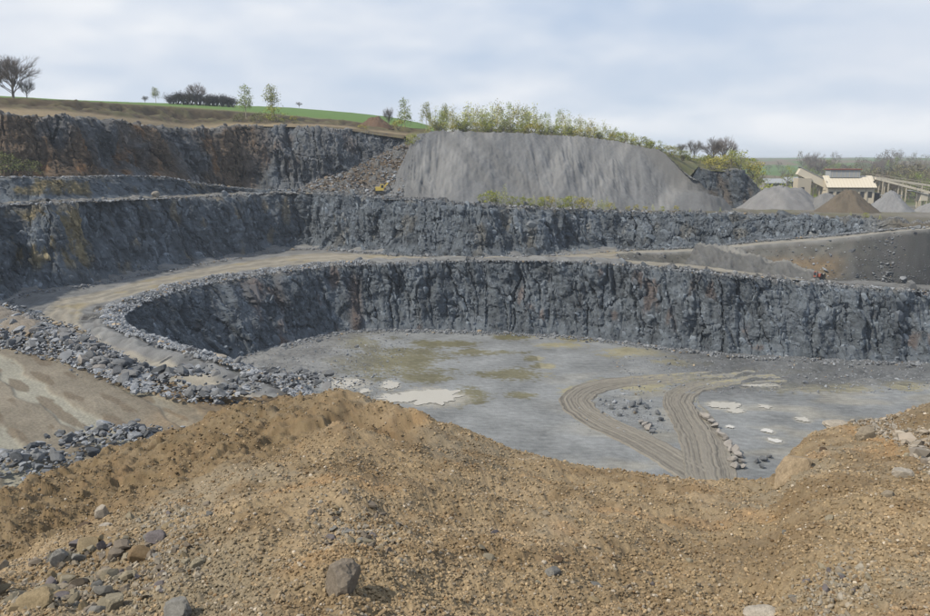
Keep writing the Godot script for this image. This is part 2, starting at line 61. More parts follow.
const VEG := [
	["bare_tree", "bare_a", -116.4, 54.6, -206.0, 11.4, 1.25, "tall bare tree with a spreading crown at the top left corner", "tree", ""],
	["bare_tree", "bare_b", -122.3, 55.1, -209.0, 11.6, 1.00, "bare tree cut by the left edge, beside the tall bare tree", "tree", ""],
	["bare_tree", "bare_c", -113.4, 54.7, -207.0, 5.3, 1.00, "low bare tree right of the tall one at the top left", "tree", ""],
	["field_tree", "birch_b", -143.9, 65.0, -372.0, 7.2, 1.40, "small lone pale tree on the green field, left of the dark hedge", "tree", ""],
	["field_tree", "bare_c", -149.0, 65.0, -372.0, 3.4, 1.10, "tiny bare tree left of the pale field tree", "tree", ""],
	["bare_tree", "bare_b", -110.7, 61.5, -330.0, 9.4, 0.90, "slender bare tree rising out of the dark hedge", "tree", ""],
	["hedge_shrub", "dark_shrub_a", -119.3, 60.4, -325.0, 5.1, 0.80, "one of the dark bare shrubs of the hedge on the field", "shrub", "shrubs of the dark hedge"],
	["hedge_shrub", "dark_shrub_b", -116.8, 60.3, -325.0, 6.8, 0.80, "one of the dark bare shrubs of the hedge on the field", "shrub", "shrubs of the dark hedge"],
	["hedge_shrub", "dark_shrub_a", -114.0, 60.2, -325.0, 7.4, 0.80, "one of the dark bare shrubs of the hedge on the field", "shrub", "shrubs of the dark hedge"],
	["hedge_shrub", "dark_shrub_b", -111.2, 60.1, -325.0, 7.4, 0.80, "one of the dark bare shrubs of the hedge on the field", "shrub", "shrubs of the dark hedge"],
	["hedge_shrub", "dark_shrub_a", -108.3, 60.0, -325.0, 6.8, 0.80, "one of the dark bare shrubs of the hedge on the field", "shrub", "shrubs of the dark hedge"],
	["hedge_shrub", "dark_shrub_b", -105.5, 59.9, -325.0, 5.7, 0.80, "one of the dark bare shrubs of the hedge on the field", "shrub", "shrubs of the dark hedge"],
	["hedge_shrub", "dark_shrub_a", -103.4, 59.8, -325.0, 6.2, 0.80, "one of the dark bare shrubs of the hedge on the field", "shrub", "shrubs of the dark hedge"],
	["hedge_shrub", "dark_shrub_b", -101.0, 59.8, -325.0, 6.8, 0.80, "one of the dark bare shrubs of the hedge on the field", "shrub", "shrubs of the dark hedge"],
	["hedge_shrub", "dark_shrub_a", -98.6, 59.7, -325.0, 6.2, 0.80, "one of the dark bare shrubs of the hedge on the field", "shrub", "shrubs of the dark hedge"],
	["hedge_shrub", "dark_shrub_b", -96.1, 59.6, -325.0, 5.7, 0.80, "one of the dark bare shrubs of the hedge on the field", "shrub", "shrubs of the dark hedge"],
	["hedge_shrub", "dark_shrub_a", -94.5, 59.5, -325.0, 4.5, 0.80, "one of the dark bare shrubs of the hedge on the field", "shrub", "shrubs of the dark hedge"],
	["birch_tree", "birch_a", -67.1, 52.0, -244.0, 10.1, 1.15, "dense pale green birch at the edge of the highest wall", "tree", ""],
	["birch_tree", "birch_b", -60.6, 52.6, -250.0, 10.0, 1.30, "thin airy birch right of the dense pale green birch", "tree", ""],
	["bush", "bush_a", -56.8, 49.7, -240.0, 5.3, 1.10, "large yellow-green bush under the thin airy birch", "bush", ""],
	["bush", "bush_c", -62.0, 49.4, -238.0, 3.7, 1.20, "dull brown-green bush between the two birches", "bush", ""],
	["bush", "bush_c", -67.4, 49.7, -238.0, 3.1, 1.20, "dull brown-green bush left of the dense birch", "bush", ""],
	["bush", "bush_b", -51.9, 49.4, -240.0, 2.5, 1.20, "low yellow bush right of the large yellow-green one", "bush", ""],
	["field_tree", "bare_a", -84.2, 64.7, -405.0, 3.1, 1.00, "tiny bare tree on the skyline of the green field", "tree", ""],
	["bare_tree", "bare_c", -25.1, 49.7, -262.0, 7.1, 0.60, "thin bare sapling standing left of the ridge birches", "tree", ""],
	["birch_tree", "birch_a", -19.4, 48.2, -256.0, 10.9, 1.00, "tall slender birch standing left of the spoil heap", "tree", ""],
	["birch_tree", "birch_b", -12.4, 48.1, -252.0, 9.4, 0.90, "slender pale birch at the top left corner of the spoil heap", "tree", ""],
	["birch_tree", "birch_b", -6.3, 47.7, -250.0, 9.0, 0.80, "slender birch at the left end of the ridge saplings", "tree", ""],
	["leafy_tree", "leafy_a", -6.5, 47.9, -246.0, 7.3, 0.80, "green leafy tree at the left end of the ridge", "tree", ""],
	["bush", "bush_a", -14.7, 42.5, -224.0, 3.5, 1.00, "green bush hanging at the upper left edge of the spoil heap", "bush", ""],
	["bush", "bush_b", -21.1, 48.0, -250.0, 3.2, 1.40, "yellow-green bush at the foot of the tall slender birch", "bush", ""],
	["bush", "bush_c", -8.8, 47.4, -240.0, 3.1, 1.40, "brown-green bush at the top left corner of the spoil heap", "bush", ""],
	["bush", "bush_b", -31.4, 47.2, -242.0, 2.2, 1.50, "low yellow bush in front of the reddish earth dome", "bush", ""],
	["bush", "bush_c", -0.9, 47.3, -236.0, 2.1, 1.90, "dark low bush behind the top edge of the spoil heap", "bush", ""],
	["bush", "bush_c", -99.0, 35.9, -170.0, 5.3, 1.00, "olive bush at the foot of the brown wall, far left", "bush", ""],
	["bush", "bush_c", -95.3, 35.6, -172.0, 3.6, 1.30, "lower olive bush beside the far left one at the brown wall's foot", "bush", ""],
	["bare_tree", "bare_a", 91.4, 36.7, -290.0, 11.2, 0.85, "tall bare tree on the knoll, left one of the pair", "tree", ""],
	["bare_tree", "bare_b", 96.1, 36.7, -292.0, 11.7, 0.85, "tall bare tree on the knoll, right one of the pair", "tree", ""],
	["bare_tree", "bare_c", 82.8, 38.9, -285.0, 8.1, 0.90, "dark bare tree between the spoil heap and the pair", "tree", ""],
	["bare_tree", "bare_c", 75.3, 40.3, -275.0, 5.0, 1.00, "low bare tree at the right end of the ridge", "tree", ""],
	["poplar_tree", "leafy_b", 123.5, 27.6, -300.0, 10.1, 0.70, "upright yellow-green tree behind the light grey gravel pile", "tree", ""]]
const RIDGE_BUSHES := [[-7.9, 47.3, -235.1, 2.5, 2], [-6.0, 47.4, -237.3, 2.3, 1], [-3.3, 47.2, -231.6, 1.8, 1], [-1.4, 47.4, -235.6, 2.4, 2], [-0.6, 47.4, -234.3, 2.7, 0], [0.9, 47.3, -231.3, 2.1, 2], [3.6, 47.4, -231.3, 2.3, 1], [5.6, 47.6, -237.4, 2.4, 0], [6.9, 47.6, -237.2, 2.5, 0], [7.7, 47.4, -232.6, 1.8, 0], [11.2, 47.5, -237.8, 1.5, 2], [11.4, 47.3, -233.5, 2.6, 2], [13.8, 47.3, -237.9, 2.6, 2], [15.6, 47.0, -231.2, 2.0, 0], [18.1, 47.1, -237.0, 1.9, 2], [18.7, 46.8, -232.5, 2.3, 1], [20.1, 46.7, -231.1, 2.6, 1], [22.7, 46.8, -237.4, 2.7, 1], [24.3, 46.6, -235.3, 1.8, 2], [25.5, 46.5, -233.8, 2.2, 2], [28.5, 46.3, -231.9, 2.4, 0], [30.9, 46.3, -236.5, 2.3, 2], [31.6, 46.1, -237.5, 2.4, 2], [33.1, 45.8, -231.8, 1.9, 1], [35.0, 45.7, -232.4, 1.6, 2], [37.2, 45.5, -231.8, 2.7, 1], [39.5, 45.4, -235.1, 1.7, 2], [40.2, 45.2, -236.9, 1.8, 2], [43.1, 45.1, -236.3, 2.5, 2], [43.0, 44.6, -231.2, 1.9, 1], [46.7, 44.4, -236.4, 2.6, 0], [46.7, 43.9, -232.5, 2.7, 0], [50.6, 43.6, -237.9, 1.6, 1], [51.9, 43.2, -235.7, 2.5, 0], [54.2, 42.9, -236.6, 2.0, 2], [55.1, 42.3, -234.8, 2.0, 2], [55.8, 41.7, -231.3, 2.6, 0], [57.4, 41.2, -232.5, 1.8, 2], [61.8, 40.7, -237.6, 2.4, 1], [62.3, 40.1, -236.0, 2.7, 0], [64.2, 39.5, -232.3, 2.1, 0], [64.3, 38.9, -232.3, 2.5, 2]]
const KNOLL_BUSHES := [[76.2, 36.8, -273.8, 2.8, 2], [79.9, 36.4, -277.0, 3.9, 0], [84.9, 35.6, -285.1, 3.7, 2], [86.6, 35.3, -282.4, 4.4, 0], [85.4, 35.1, -270.5, 4.5, 1], [90.6, 35.0, -279.1, 5.4, 1], [91.5, 35.0, -274.4, 5.0, 1], [96.1, 34.9, -280.6, 5.8, 1], [94.3, 35.2, -268.5, 5.2, 2], [101.2, 34.6, -280.9, 4.7, 0], [99.5, 33.1, -270.1, 4.9, 1], [105.0, 30.8, -278.8, 5.0, 0], [88.9, 35.9, -284.1, 4.4, 1], [91.7, 35.8, -270.9, 6.3, 2], [96.7, 35.7, -277.5, 6.1, 0], [85.7, 36.0, -283.0, 4.4, 0], [101.4, 30.8, -278.8, 5.0, 2], [100.2, 29.1, -268.4, 4.5, 2]]
const YARD_BUSHES := [[113.2, 27.8, -300.0, 7.8, 1], [119.6, 27.4, -310.0, 7.2, 2], [119.9, 27.6, -305.0, 6.7, 0], [128.3, 27.0, -320.0, 8.3, 2], [125.1, 27.8, -300.0, 7.4, 1], [134.5, 27.2, -315.0, 7.3, 2], [129.8, 27.8, -300.0, 6.6, 0], [142.9, 26.8, -325.0, 8.4, 2], [134.0, 27.8, -300.0, 5.4, 2], [140.6, 27.4, -310.0, 4.8, 1], [133.0, 26.2, -340.0, 9.7, 1], [141.1, 26.0, -345.0, 8.9, 0], [147.7, 25.7, -350.0, 9.9, 1], [152.7, 25.7, -350.0, 9.0, 0], [124.4, 26.6, -330.0, 10.2, 0], [157.3, 27.8, -300.0, 4.7, 2], [165.4, 27.8, -300.0, 3.9, 0], [166.9, 26.6, -330.0, 9.4, 2], [175.4, 26.2, -340.0, 9.7, 0]]
const FAR_TREES := [[173.9, 24.2, -388.5, 12.0, 3], [203.5, 21.7, -449.9, 12.6, 2], [192.8, 22.6, -427.5, 10.3, 4], [195.3, 22.5, -430.0, 13.0, 2], [217.7, 20.7, -474.3, 15.6, 1], [160.2, 25.9, -346.3, 9.3, 2], [213.1, 21.3, -458.3, 10.8, 1], [211.0, 21.6, -452.1, 15.1, 0], [214.2, 21.3, -458.4, 16.4, 4], [206.6, 22.1, -440.1, 14.7, 0], [162.6, 26.1, -341.5, 8.3, 1], [197.0, 23.2, -413.5, 10.4, 2], [207.9, 22.3, -433.5, 14.7, 2], [168.2, 25.8, -348.7, 9.1, 0], [173.7, 25.4, -359.0, 9.7, 4], [200.5, 23.2, -411.9, 14.8, 0], [174.6, 25.5, -356.5, 12.9, 0], [167.8, 26.1, -340.7, 9.4, 1], [197.7, 23.7, -399.5, 12.8, 1], [180.5, 25.3, -361.4, 12.2, 1], [213.1, 22.6, -427.5, 13.0, 1], [212.7, 22.8, -421.2, 12.3, 2], [185.6, 25.1, -367.1, 16.5, 3], [215.3, 22.7, -423.8, 17.4, 1], [184.3, 25.2, -362.5, 16.5, 4], [189.1, 25.0, -369.3, 14.1, 1], [236.8, 21.3, -460.5, 15.2, 0], [234.9, 21.6, -451.7, 16.7, 4], [208.6, 23.6, -401.8, 19.4, 1], [177.6, 26.1, -340.8, 15.9, 0], [230.0, 22.3, -435.7, 14.9, 0], [227.2, 22.5, -430.3, 16.3, 3], [235.0, 22.0, -442.5, 16.0, 0], [184.5, 25.9, -346.1, 11.9, 1], [255.8, 20.5, -479.1, 18.6, 3], [199.2, 24.9, -371.2, 14.0, 2], [235.6, 22.3, -435.5, 13.5, 1], [213.1, 24.0, -393.0, 13.7, 1], [220.0, 23.7, -400.6, 17.7, 1], [220.7, 23.6, -402.8, 16.3, 4], [208.9, 24.5, -380.0, 12.7, 1], [215.7, 24.2, -388.9, 18.4, 1], [241.4, 22.3, -433.7, 20.4, 1], [248.4, 22.0, -442.0, 20.1, 1], [269.5, 20.6, -477.2, 22.0, 3], [270.2, 20.5, -477.9, 18.0, 0], [242.7, 22.6, -427.0, 20.4, 1], [235.9, 23.1, -414.8, 16.8, 4], [249.2, 22.3, -434.2, 15.3, 0], [215.0, 24.8, -372.4, 15.0, 1], [239.6, 23.1, -414.4, 17.8, 1], [199.2, 26.1, -341.6, 14.9, 4], [270.2, 21.1, -463.5, 20.7, 0], [228.2, 24.1, -390.4, 14.0, 3], [276.8, 20.9, -468.2, 22.8, 1], [267.3, 21.6, -450.8, 21.9, 1], [231.4, 24.2, -388.7, 15.6, 4], [285.4, 20.6, -476.4, 15.0, 4], [225.5, 24.7, -375.6, 15.9, 0], [250.7, 23.1, -415.0, 19.2, 1]]
const LINE_TREES := [[307.2, 21.3, -855.8, 8.7, 0], [228.6, 26.1, -639.1, 6.6, 2], [308.8, 21.6, -845.1, 10.3, 2], [290.3, 22.8, -787.1, 6.3, 0], [289.1, 23.0, -777.0, 7.4, 0], [230.6, 26.6, -615.5, 5.7, 1], [236.2, 26.4, -624.8, 9.5, 3], [247.5, 25.8, -650.2, 7.1, 1], [336.5, 21.0, -871.3, 9.0, 0], [252.9, 25.8, -649.7, 5.3, 2], [228.4, 27.4, -579.3, 8.0, 0], [254.1, 25.9, -644.3, 7.4, 3], [351.0, 20.8, -880.2, 12.0, 0], [326.5, 22.4, -806.7, 11.4, 3], [279.6, 25.0, -687.5, 9.0, 1], [252.2, 26.5, -617.7, 7.0, 3], [284.4, 25.1, -684.6, 8.3, 1], [270.3, 25.9, -645.0, 7.9, 2], [315.9, 23.6, -751.6, 11.0, 2], [340.5, 22.6, -799.6, 6.9, 1], [381.6, 20.6, -887.1, 25.2, 3], [261.1, 26.8, -603.9, 12.0, 1], [254.4, 27.2, -584.4, 17.1, 2], [319.3, 24.0, -731.8, 20.6, 0], [371.1, 21.6, -841.2, 25.0, 1], [287.1, 25.9, -646.9, 15.2, 2], [310.8, 24.8, -695.7, 18.7, 1], [347.1, 23.3, -764.4, 22.1, 1], [333.1, 24.1, -726.8, 15.2, 1], [262.1, 27.5, -570.8, 11.6, 3], [312.0, 25.4, -669.7, 18.1, 2], [330.2, 24.6, -706.1, 20.7, 2], [409.1, 21.0, -870.6, 24.7, 0], [344.9, 24.2, -724.8, 15.3, 0], [309.8, 25.9, -646.9, 15.6, 3], [345.2, 24.4, -715.5, 15.2, 0], [372.8, 23.2, -767.8, 14.9, 1], [354.3, 24.2, -723.9, 12.6, 1], [342.8, 24.8, -695.6, 13.6, 3], [355.6, 24.4, -715.9, 16.7, 2], [397.4, 22.6, -796.5, 13.9, 0], [377.0, 23.7, -747.6, 21.9, 0], [341.2, 25.3, -673.5, 19.9, 0], [293.4, 27.4, -577.5, 16.8, 3], [332.0, 25.9, -644.7, 15.6, 3], [358.1, 24.9, -692.0, 13.1, 3], [335.7, 25.9, -645.4, 12.7, 3], [359.2, 25.1, -685.0, 18.0, 1], [406.0, 23.2, -771.9, 19.6, 1], [417.1, 22.8, -788.3, 24.2, 0], [430.7, 22.5, -802.1, 21.9, 1], [303.4, 27.8, -560.9, 13.3, 3], [455.4, 21.6, -842.7, 27.5, 0], [379.9, 24.8, -698.6, 21.2, 2], [479.8, 20.9, -873.3, 26.7, 0], [358.7, 25.9, -648.2, 18.9, 3], [314.8, 27.6, -567.5, 12.8, 2], [377.8, 25.2, -676.3, 17.8, 1], [366.1, 25.8, -650.1, 12.0, 0], [481.7, 21.4, -852.5, 18.3, 0], [406.1, 24.5, -708.7, 17.5, 3], [505.4, 20.8, -879.7, 24.7, 3], [379.7, 25.7, -657.1, 14.9, 2], [340.0, 27.3, -583.9, 16.5, 1], [459.1, 22.8, -786.3, 22.3, 3], [422.4, 24.3, -719.3, 18.4, 0], [455.8, 23.2, -771.1, 17.8, 2], [379.5, 26.1, -639.2, 14.7, 0], [529.7, 20.8, -880.4, 21.0, 3], [422.1, 24.7, -701.5, 13.8, 3]]

var rng := RandomNumberGenerator.new()
var nz := {}
var used := {}
var mats := {}
var rocks := []          # angular rock shapes, 80 triangles or fewer
var pebble_shapes := []
var blocks := []

# ---------------------------------------------------------------- helpers
func noise(called: String, type: int, freq: float, oct := 1, sd := 1, gain := 0.5) -> FastNoiseLite:
	var n := FastNoiseLite.new()
	n.noise_type = type
	n.frequency = freq
	n.seed = sd
	if oct > 1:
		n.fractal_type = FastNoiseLite.FRACTAL_FBM
		n.fractal_octaves = oct
		n.fractal_gain = gain
	else:
		n.fractal_type = FastNoiseLite.FRACTAL_NONE
	if type == FastNoiseLite.TYPE_CELLULAR:
		n.cellular_return_type = FastNoiseLite.RETURN_CELL_VALUE
		n.cellular_jitter = 1.0
	nz[called] = n
	return n

func angular(called: String, freq: float, sd: int) -> FastNoiseLite:
	var n := noise(called, FastNoiseLite.TYPE_CELLULAR, freq, 1, sd)
	n.cellular_return_type = FastNoiseLite.RETURN_DISTANCE
	n.cellular_distance_function = FastNoiseLite.DISTANCE_MANHATTAN
	return n

func inset(ctrl: Array, back: float, drop := 0.05) -> Array:     # the line moved away from the pit
	var r := []
	for i in ctrl.size():
		var t: Vector3 = ctrl[mini(i + 1, ctrl.size() - 1)] - ctrl[maxi(i - 1, 0)]
		r.append(ctrl[i] - Vector3(-t.z, 0, t.x).normalized() * back - Vector3(0, drop, 0))
	return r

func numbered(called: String) -> String:
	var k: int = used.get(called, 0)
	used[called] = k + 1
	return called if k == 0 else "%s_%03d" % [called, k]

func tag(o: Node, label := "", category := "", group := "", kind := "") -> Node:
	if label != "":
		o.set_meta("label", label)
	if category != "":
		o.set_meta("category", category)
	if group != "":
		o.set_meta("group", group)
	if kind != "":
		o.set_meta("kind", kind)
	return o

func put(called: String, mesh: Mesh, mat: Material, parent: Node = null) -> MeshInstance3D:
	var o := MeshInstance3D.new()
	o.mesh = mesh
	if mat:
		o.material_override = mat
	if parent:
		o.name = called
		parent.add_child(o, true)
	else:
		o.name = numbered(called)
		add_child(o, true)
	return o

func base(called: String, at: Vector3, turn := 0.0) -> Node3D:
	var o := Node3D.new()
	o.name = numbered(called)
	add_child(o, true)
	o.position = at
	o.rotation.y = turn
	return o

func gray_texture(n: FastNoiseLite, lo: float, hi: float, size := 512) -> ImageTexture:
	var im := n.get_seamless_image(size, size)
	im.convert(Image.FORMAT_RGB8)
	var d := im.get_data()
	for i in d.size():
		d[i] = int(255.0 * (lo + (hi - lo) * d[i] / 255.0))
	im = Image.create_from_data(size, size, false, Image.FORMAT_RGB8, d)
	return ImageTexture.create_from_image(im)

func earth_mat(tex: Texture2D, bump: Texture2D, metres: float, depth_cm: float, rough := 0.95) -> StandardMaterial3D:
	var m := StandardMaterial3D.new()
	m.vertex_color_use_as_albedo = true
	m.albedo_texture = tex
	m.roughness = rough
	m.metallic_specular = 0.3
	m.uv1_triplanar = true
	m.uv1_world_triplanar = true
	m.uv1_scale = Vector3.ONE / metres
	if bump:
		m.heightmap_enabled = true
		m.heightmap_texture = bump
		m.heightmap_scale = depth_cm
	return m

func plain(c: Color, rough := 0.8, metal := 0.0) -> StandardMaterial3D:
	var m := StandardMaterial3D.new()
	m.albedo_color = c.linear_to_srgb()
	m.roughness = rough
	m.metallic = metal
	return m

func tinted(rough := 0.9) -> StandardMaterial3D:
	var m := StandardMaterial3D.new()
	m.vertex_color_use_as_albedo = true
	m.roughness = rough
	m.metallic_specular = 0.3
	return m

func grid_mesh(P: PackedVector3Array, C: PackedColorArray, nu: int, nv: int, smooth := false) -> ArrayMesh:
	var idx := PackedInt32Array()
	idx.resize((nu - 1) * (nv - 1) * 6)
	var w := 0
	for j in nv - 1:
		for i in nu - 1:
			var a := j * nu + i
			idx[w] = a; idx[w + 1] = a + nu; idx[w + 2] = a + 1
			idx[w + 3] = a + 1; idx[w + 4] = a + nu; idx[w + 5] = a + nu + 1
			w += 6
	var arr := []
	arr.resize(Mesh.ARRAY_MAX)
	arr[Mesh.ARRAY_VERTEX] = P
	arr[Mesh.ARRAY_COLOR] = C
	if smooth:
		var up := 0.0
		var N := PackedVector3Array()
		N.resize(P.size())
		for j in nv:
			for i in nu:
				var du := P[j * nu + mini(i + 1, nu - 1)] - P[j * nu + maxi(i - 1, 0)]
				var dv := P[mini(j + 1, nv - 1) * nu + i] - P[maxi(j - 1, 0) * nu + i]
				var n := du.cross(dv).normalized()
				N[j * nu + i] = n
				up += n.y
		if up < 0.0:
			for i in N.size():
				N[i] = -N[i]
			idx.reverse()
		arr[Mesh.ARRAY_NORMAL] = N
	arr[Mesh.ARRAY_INDEX] = idx
	var m := ArrayMesh.new()
	m.add_surface_from_arrays(Mesh.PRIMITIVE_TRIANGLES, arr)
	return m

# control points -> counts per segment from a reference line, then Catmull-Rom samples
func seg_counts(ctrl: Array, step: float) -> PackedInt32Array:
	var r := PackedInt32Array()
	for i in ctrl.size() - 1:
		r.append(maxi(2, int(ceil(ctrl[i].distance_to(ctrl[i + 1]) / step))))
	return r

func sample(ctrl: Array, counts: PackedInt32Array) -> PackedVector3Array:
	var r := PackedVector3Array()
	var last := ctrl.size() - 1
	for i in last:
		var a: Vector3 = ctrl[maxi(i - 1, 0)]
		var b: Vector3 = ctrl[i]
		var c: Vector3 = ctrl[i + 1]
		var d: Vector3 = ctrl[mini(i + 2, last)]
		for k in counts[i]:
			var t := float(k) / counts[i]
			r.append(b.lerp(c, t) * 0.5 + b.cubic_interpolate(c, a, d, t) * 0.5)
	r.append(ctrl[last])
	return r

func station_of(counts: PackedInt32Array) -> PackedFloat32Array:
	var r := PackedFloat32Array()
	for i in counts.size():
		for k in counts[i]:
			r.append(i + float(k) / counts[i])
	r.append(counts.size())
	return r

func outward(L: PackedVector3Array) -> PackedVector3Array:   # level normals to the right of the walk along the line
	var r := PackedVector3Array()
	var n := L.size()
	for i in n:
		var t := L[mini(i + 6, n - 1)] - L[maxi(i - 6, 0)]
		r.append(Vector3(-t.z, 0, t.x).normalized())
	return r

func sst(a: float, b: float, x: float) -> float:
	return smoothstep(a, b, x)

# ---------------------------------------------------------------- rock walls
var cn1: FastNoiseLite
var cn2: FastNoiseLite
var cn3: FastNoiseLite
var sb: FastNoiseLite
var sm: FastNoiseLite
var sf: FastNoiseLite
var sc: FastNoiseLite
var ss: FastNoiseLite

var cd1: FastNoiseLite
var cm1: FastNoiseLite
var cm2: FastNoiseLite
var cm3: FastNoiseLite

func rock_push(p: Vector3, s: float) -> float:
	var warp := sm.get_noise_3dv(p) * 1.3
	var q := Vector3(p.x + warp + 0.22 * p.y, p.y * 0.16 + warp * 0.4, p.z - warp)
	var v := sb.get_noise_3dv(p) * 3.2 + sm.get_noise_3dv(p * 0.7) * 0.8
	v += cn1.get_noise_3dv(q) * 0.7
	v -= 1.7 * cm1.get_noise_3dv(q)
	v -= 0.55 * (1.0 - sst(0.0, 0.07, cd1.get_noise_3dv(q) + 1.0))
	var q2 := Vector3(q.x, p.y * 0.5 + warp, q.z)
	v += cn2.get_noise_3dv(q2) * 0.28
	v -= 0.55 * cm2.get_noise_3dv(q2)
	v -= 0.16 * cm3.get_noise_3dv(p)
	var f := absf(sc.get_noise_2d(s + p.y * 0.22 + warp * 1.0, p.y * 0.15))
	v -= 1.6 * (1.0 - sst(0.0, 0.05, f)) * sst(-0.2, 0.2, sb.get_noise_2d(s * 2.0, 55.0))
	var ledge := sc.get_noise_2d(p.y * 5.0 + sm.get_noise_2d(s * 0.5, 9.0) * 4.0, s * 0.3)
	v += 0.14 * sst(0.05, 0.2, ledge)
	v += sf.get_noise_3dv(p) * 0.14
	return v - 0.9

func rock_colour(p: Vector3, kind: int, st: float, t: float) -> Color:
	var q := Vector3(p.x + 0.25 * p.y, p.y * 0.55, p.z)
	var c := cn2.get_noise_3dv(q) * 0.5 + 0.5
	var c2 := cn3.get_noise_3dv(p) * 0.5 + 0.5
	var b := 0.62 + 0.55 * c + 0.45 * c2 + 0.5 * sm.get_noise_3dv(p * 0.6)
	var col := Color(0.098, 0.116, 0.138) * b
	var s := ss.get_noise_3d(p.x, p.y * 0.45, p.z)
	var s2 := ss.get_noise_3d(p.x * 3.0 + 40.0, p.y * 1.2, p.z * 3.0)
	if kind == 1:      # lowest wall: few stains, one rusty streak on the left arm
		var k := sst(0.38, 0.6, s2) * 0.5
		k = maxf(k, 0.75 * sst(0.35, 0.0, absf(st - 8.85 + s2 * 0.12)) * sst(-0.1, 0.35, s2 + 0.2))
		k = maxf(k, 0.6 * sst(0.3, 0.0, absf(st - 10.75)) * sst(0.95, 0.7, t))
		col = col.lerp(Color(0.115, 0.075, 0.055) * b, k)
	elif kind == 2:
		var k := sst(0.25, 0.5, s2) * (0.55 if st < 6.0 else 0.25)
		col = col.lerp(Color(0.20, 0.165, 0.10) * b, k)
		col = col.lerp(Color(0.115, 0.105, 0.085) * b, sst(13.2, 14.6, st))
		if st < 2.6:
			var o := sst(-0.02, 0.25, s2 + 0.22 * sf.get_noise_3dv(p)) * sst(0.15, 0.35, t) * sst(1.0, 0.85, t)
			col = col.lerp(Color(0.25, 0.21, 0.12) * (0.6 + 0.5 * c2), o * 0.9)
	elif kind == 3:
		var left := sst(6.2, 4.4, st)
		var k := clampf(sst(-0.45, 0.2, s + 0.4 * s2) * (0.2 + 0.8 * left) + 0.25 * left, 0.0, 1.0)
		col = col.lerp(Color(0.100, 0.076, 0.056) * b, k)
		var o := sst(0.25, 0.5, s2) * (0.2 + 0.8 * left)
		col = col.lerp(Color(0.20, 0.115, 0.058) * b, o * 0.7)
	elif kind == 4:
		col = col.lerp(Color(0.13, 0.10, 0.07) * b, sst(0.0, 0.4, s2) * 0.6) * 0.8
	col.a = 1.0
	return col

func cliff(called: String, toe: Array, crest: Array, counts: PackedInt32Array, nv: int, kind: int, amp: float, cap: float, label: String) -> PackedVector3Array:
	var A := sample(toe, counts)
	var B := sample(crest, counts)
	var st := station_of(counts)
	var nu := A.size()
	var M := PackedVector3Array()
	for i in nu:
		M.append(A[i].lerp(B[i], 0.5))
	var N := outward(M)
	var caps := 7
	var rows := nv + 3 + caps
	var P := PackedVector3Array()
	var C := PackedColorArray()
	P.resize(nu * rows)
	C.resize(nu * rows)
	var S := PackedFloat32Array()
	S.resize(nu)
	for i in range(1, nu):
		S[i] = S[i - 1] + M[i].distance_to(M[i - 1])
	var rim := PackedVector3Array()
	for j in rows:
		var t := clampf((j - 2.0) / nv, -0.1, 1.0)
		var back := maxf(0.0, float(j - 2 - nv)) / caps
		for i in nu:
			var a := A[i]
			var b := B[i]
			var p := a.lerp(b, t)
			var e := sst(-0.02, 0.2, t)
			var foot := sst(0.30, -0.02, t)
			var am := amp * (0.12 + 0.88 * sst(15.0, 13.2, st[i])) if kind == 2 and nu > 700 else amp
			var push := (rock_push(p, S[i]) * (0.45 + 0.55 * e) + foot * foot * 1.4) * am
			push += cos(t * PI) * 0.2 * amp
			var top_drop := 0.0
			if t > 0.9:
				top_drop = (t - 0.9) * 10.0
				push -= top_drop * (0.5 + 0.8 * absf(sf.get_noise_2d(S[i] * 1.3, 7.0))) * amp
			push -= back * cap
			p += N[i] * push
			p.y += sf.get_noise_3dv(p * 0.8) * 0.35 * amp * e
			p.y += top_drop * amp * (sm.get_noise_2d(S[i] * 1.5, 3.0) * 0.9 + cn2.get_noise_2d(S[i] * 0.8, 1.0) * 0.25)
			if back > 0.0:
				p.y += (0.35 * sin(back * PI) + sf.get_noise_3dv(p * 1.5) * 0.35) * amp - 0.5 * sst(0.75, 1.0, back)
			P[j * nu + i] = p
			var col := rock_colour(p, kind, st[i], t)
			if back > 0.0 or t > 0.97:
				var g := 0.8 + 0.5 * cn3.get_noise_3dv(p * 1.7)
				col = col.lerp(Color(0.20, 0.205, 0.21) * g, clampf(back * 4.0 + 0.3, 0.0, 1.0))
				col.a = 1.0
			C[j * nu + i] = col
			if j == nv + 4:
				rim.append(p)
	var wall := put(called, grid_mesh(P, C, nu, rows), mats.rock)
	tag(wall, label, "rock wall", "", "structure")
	# broken blocks standing out of the face
	for v in 3:
		var mm := MultiMesh.new()
		mm.transform_format = MultiMesh.TRANSFORM_3D
		mm.use_colors = true
		mm.mesh = blocks[v]
		mm.instance_count = int(S[nu - 1] * nv * 0.10)
		for n in mm.instance_count:
			var i := rng.randi_range(2, nu - 3)
			var j := rng.randi_range(3, nv + 3)
			if kind == 2 and st[i] > 13.8 and nu > 700:
				i = i / 2
			var s := 0.34 * exp(absf(rng.randfn()) * 0.55) * amp
			var bs := Basis(Vector3.UP, atan2(N[i].x, N[i].z) + rng.randfn() * 0.25) * Basis(Vector3.BACK, 0.3 + rng.randfn() * 0.3) * Basis(Vector3.RIGHT, rng.randfn() * 0.2)
			var o := P[j * nu + i] - N[i] * s * 0.25
			mm.set_instance_transform(n, Transform3D(bs * Basis.from_scale(Vector3(s * rng.randf_range(0.7, 1.2), s * rng.randf_range(0.8, 1.9), s * rng.randf_range(0.6, 1.1))), o))
			var c := C[j * nu + i]
			var l := rng.randf_range(0.8, 1.45)
			mm.set_instance_color(n, Color(c.r * l, c.g * l, c.b * l))
		var mi := MultiMeshInstance3D.new()
		mi.multimesh = mm
		mi.material_override = mats.scatter
		mi.name = "rock_blocks"
		wall.add_child(mi, true)
		mi.set_meta("kind", "stuff")
	return rim

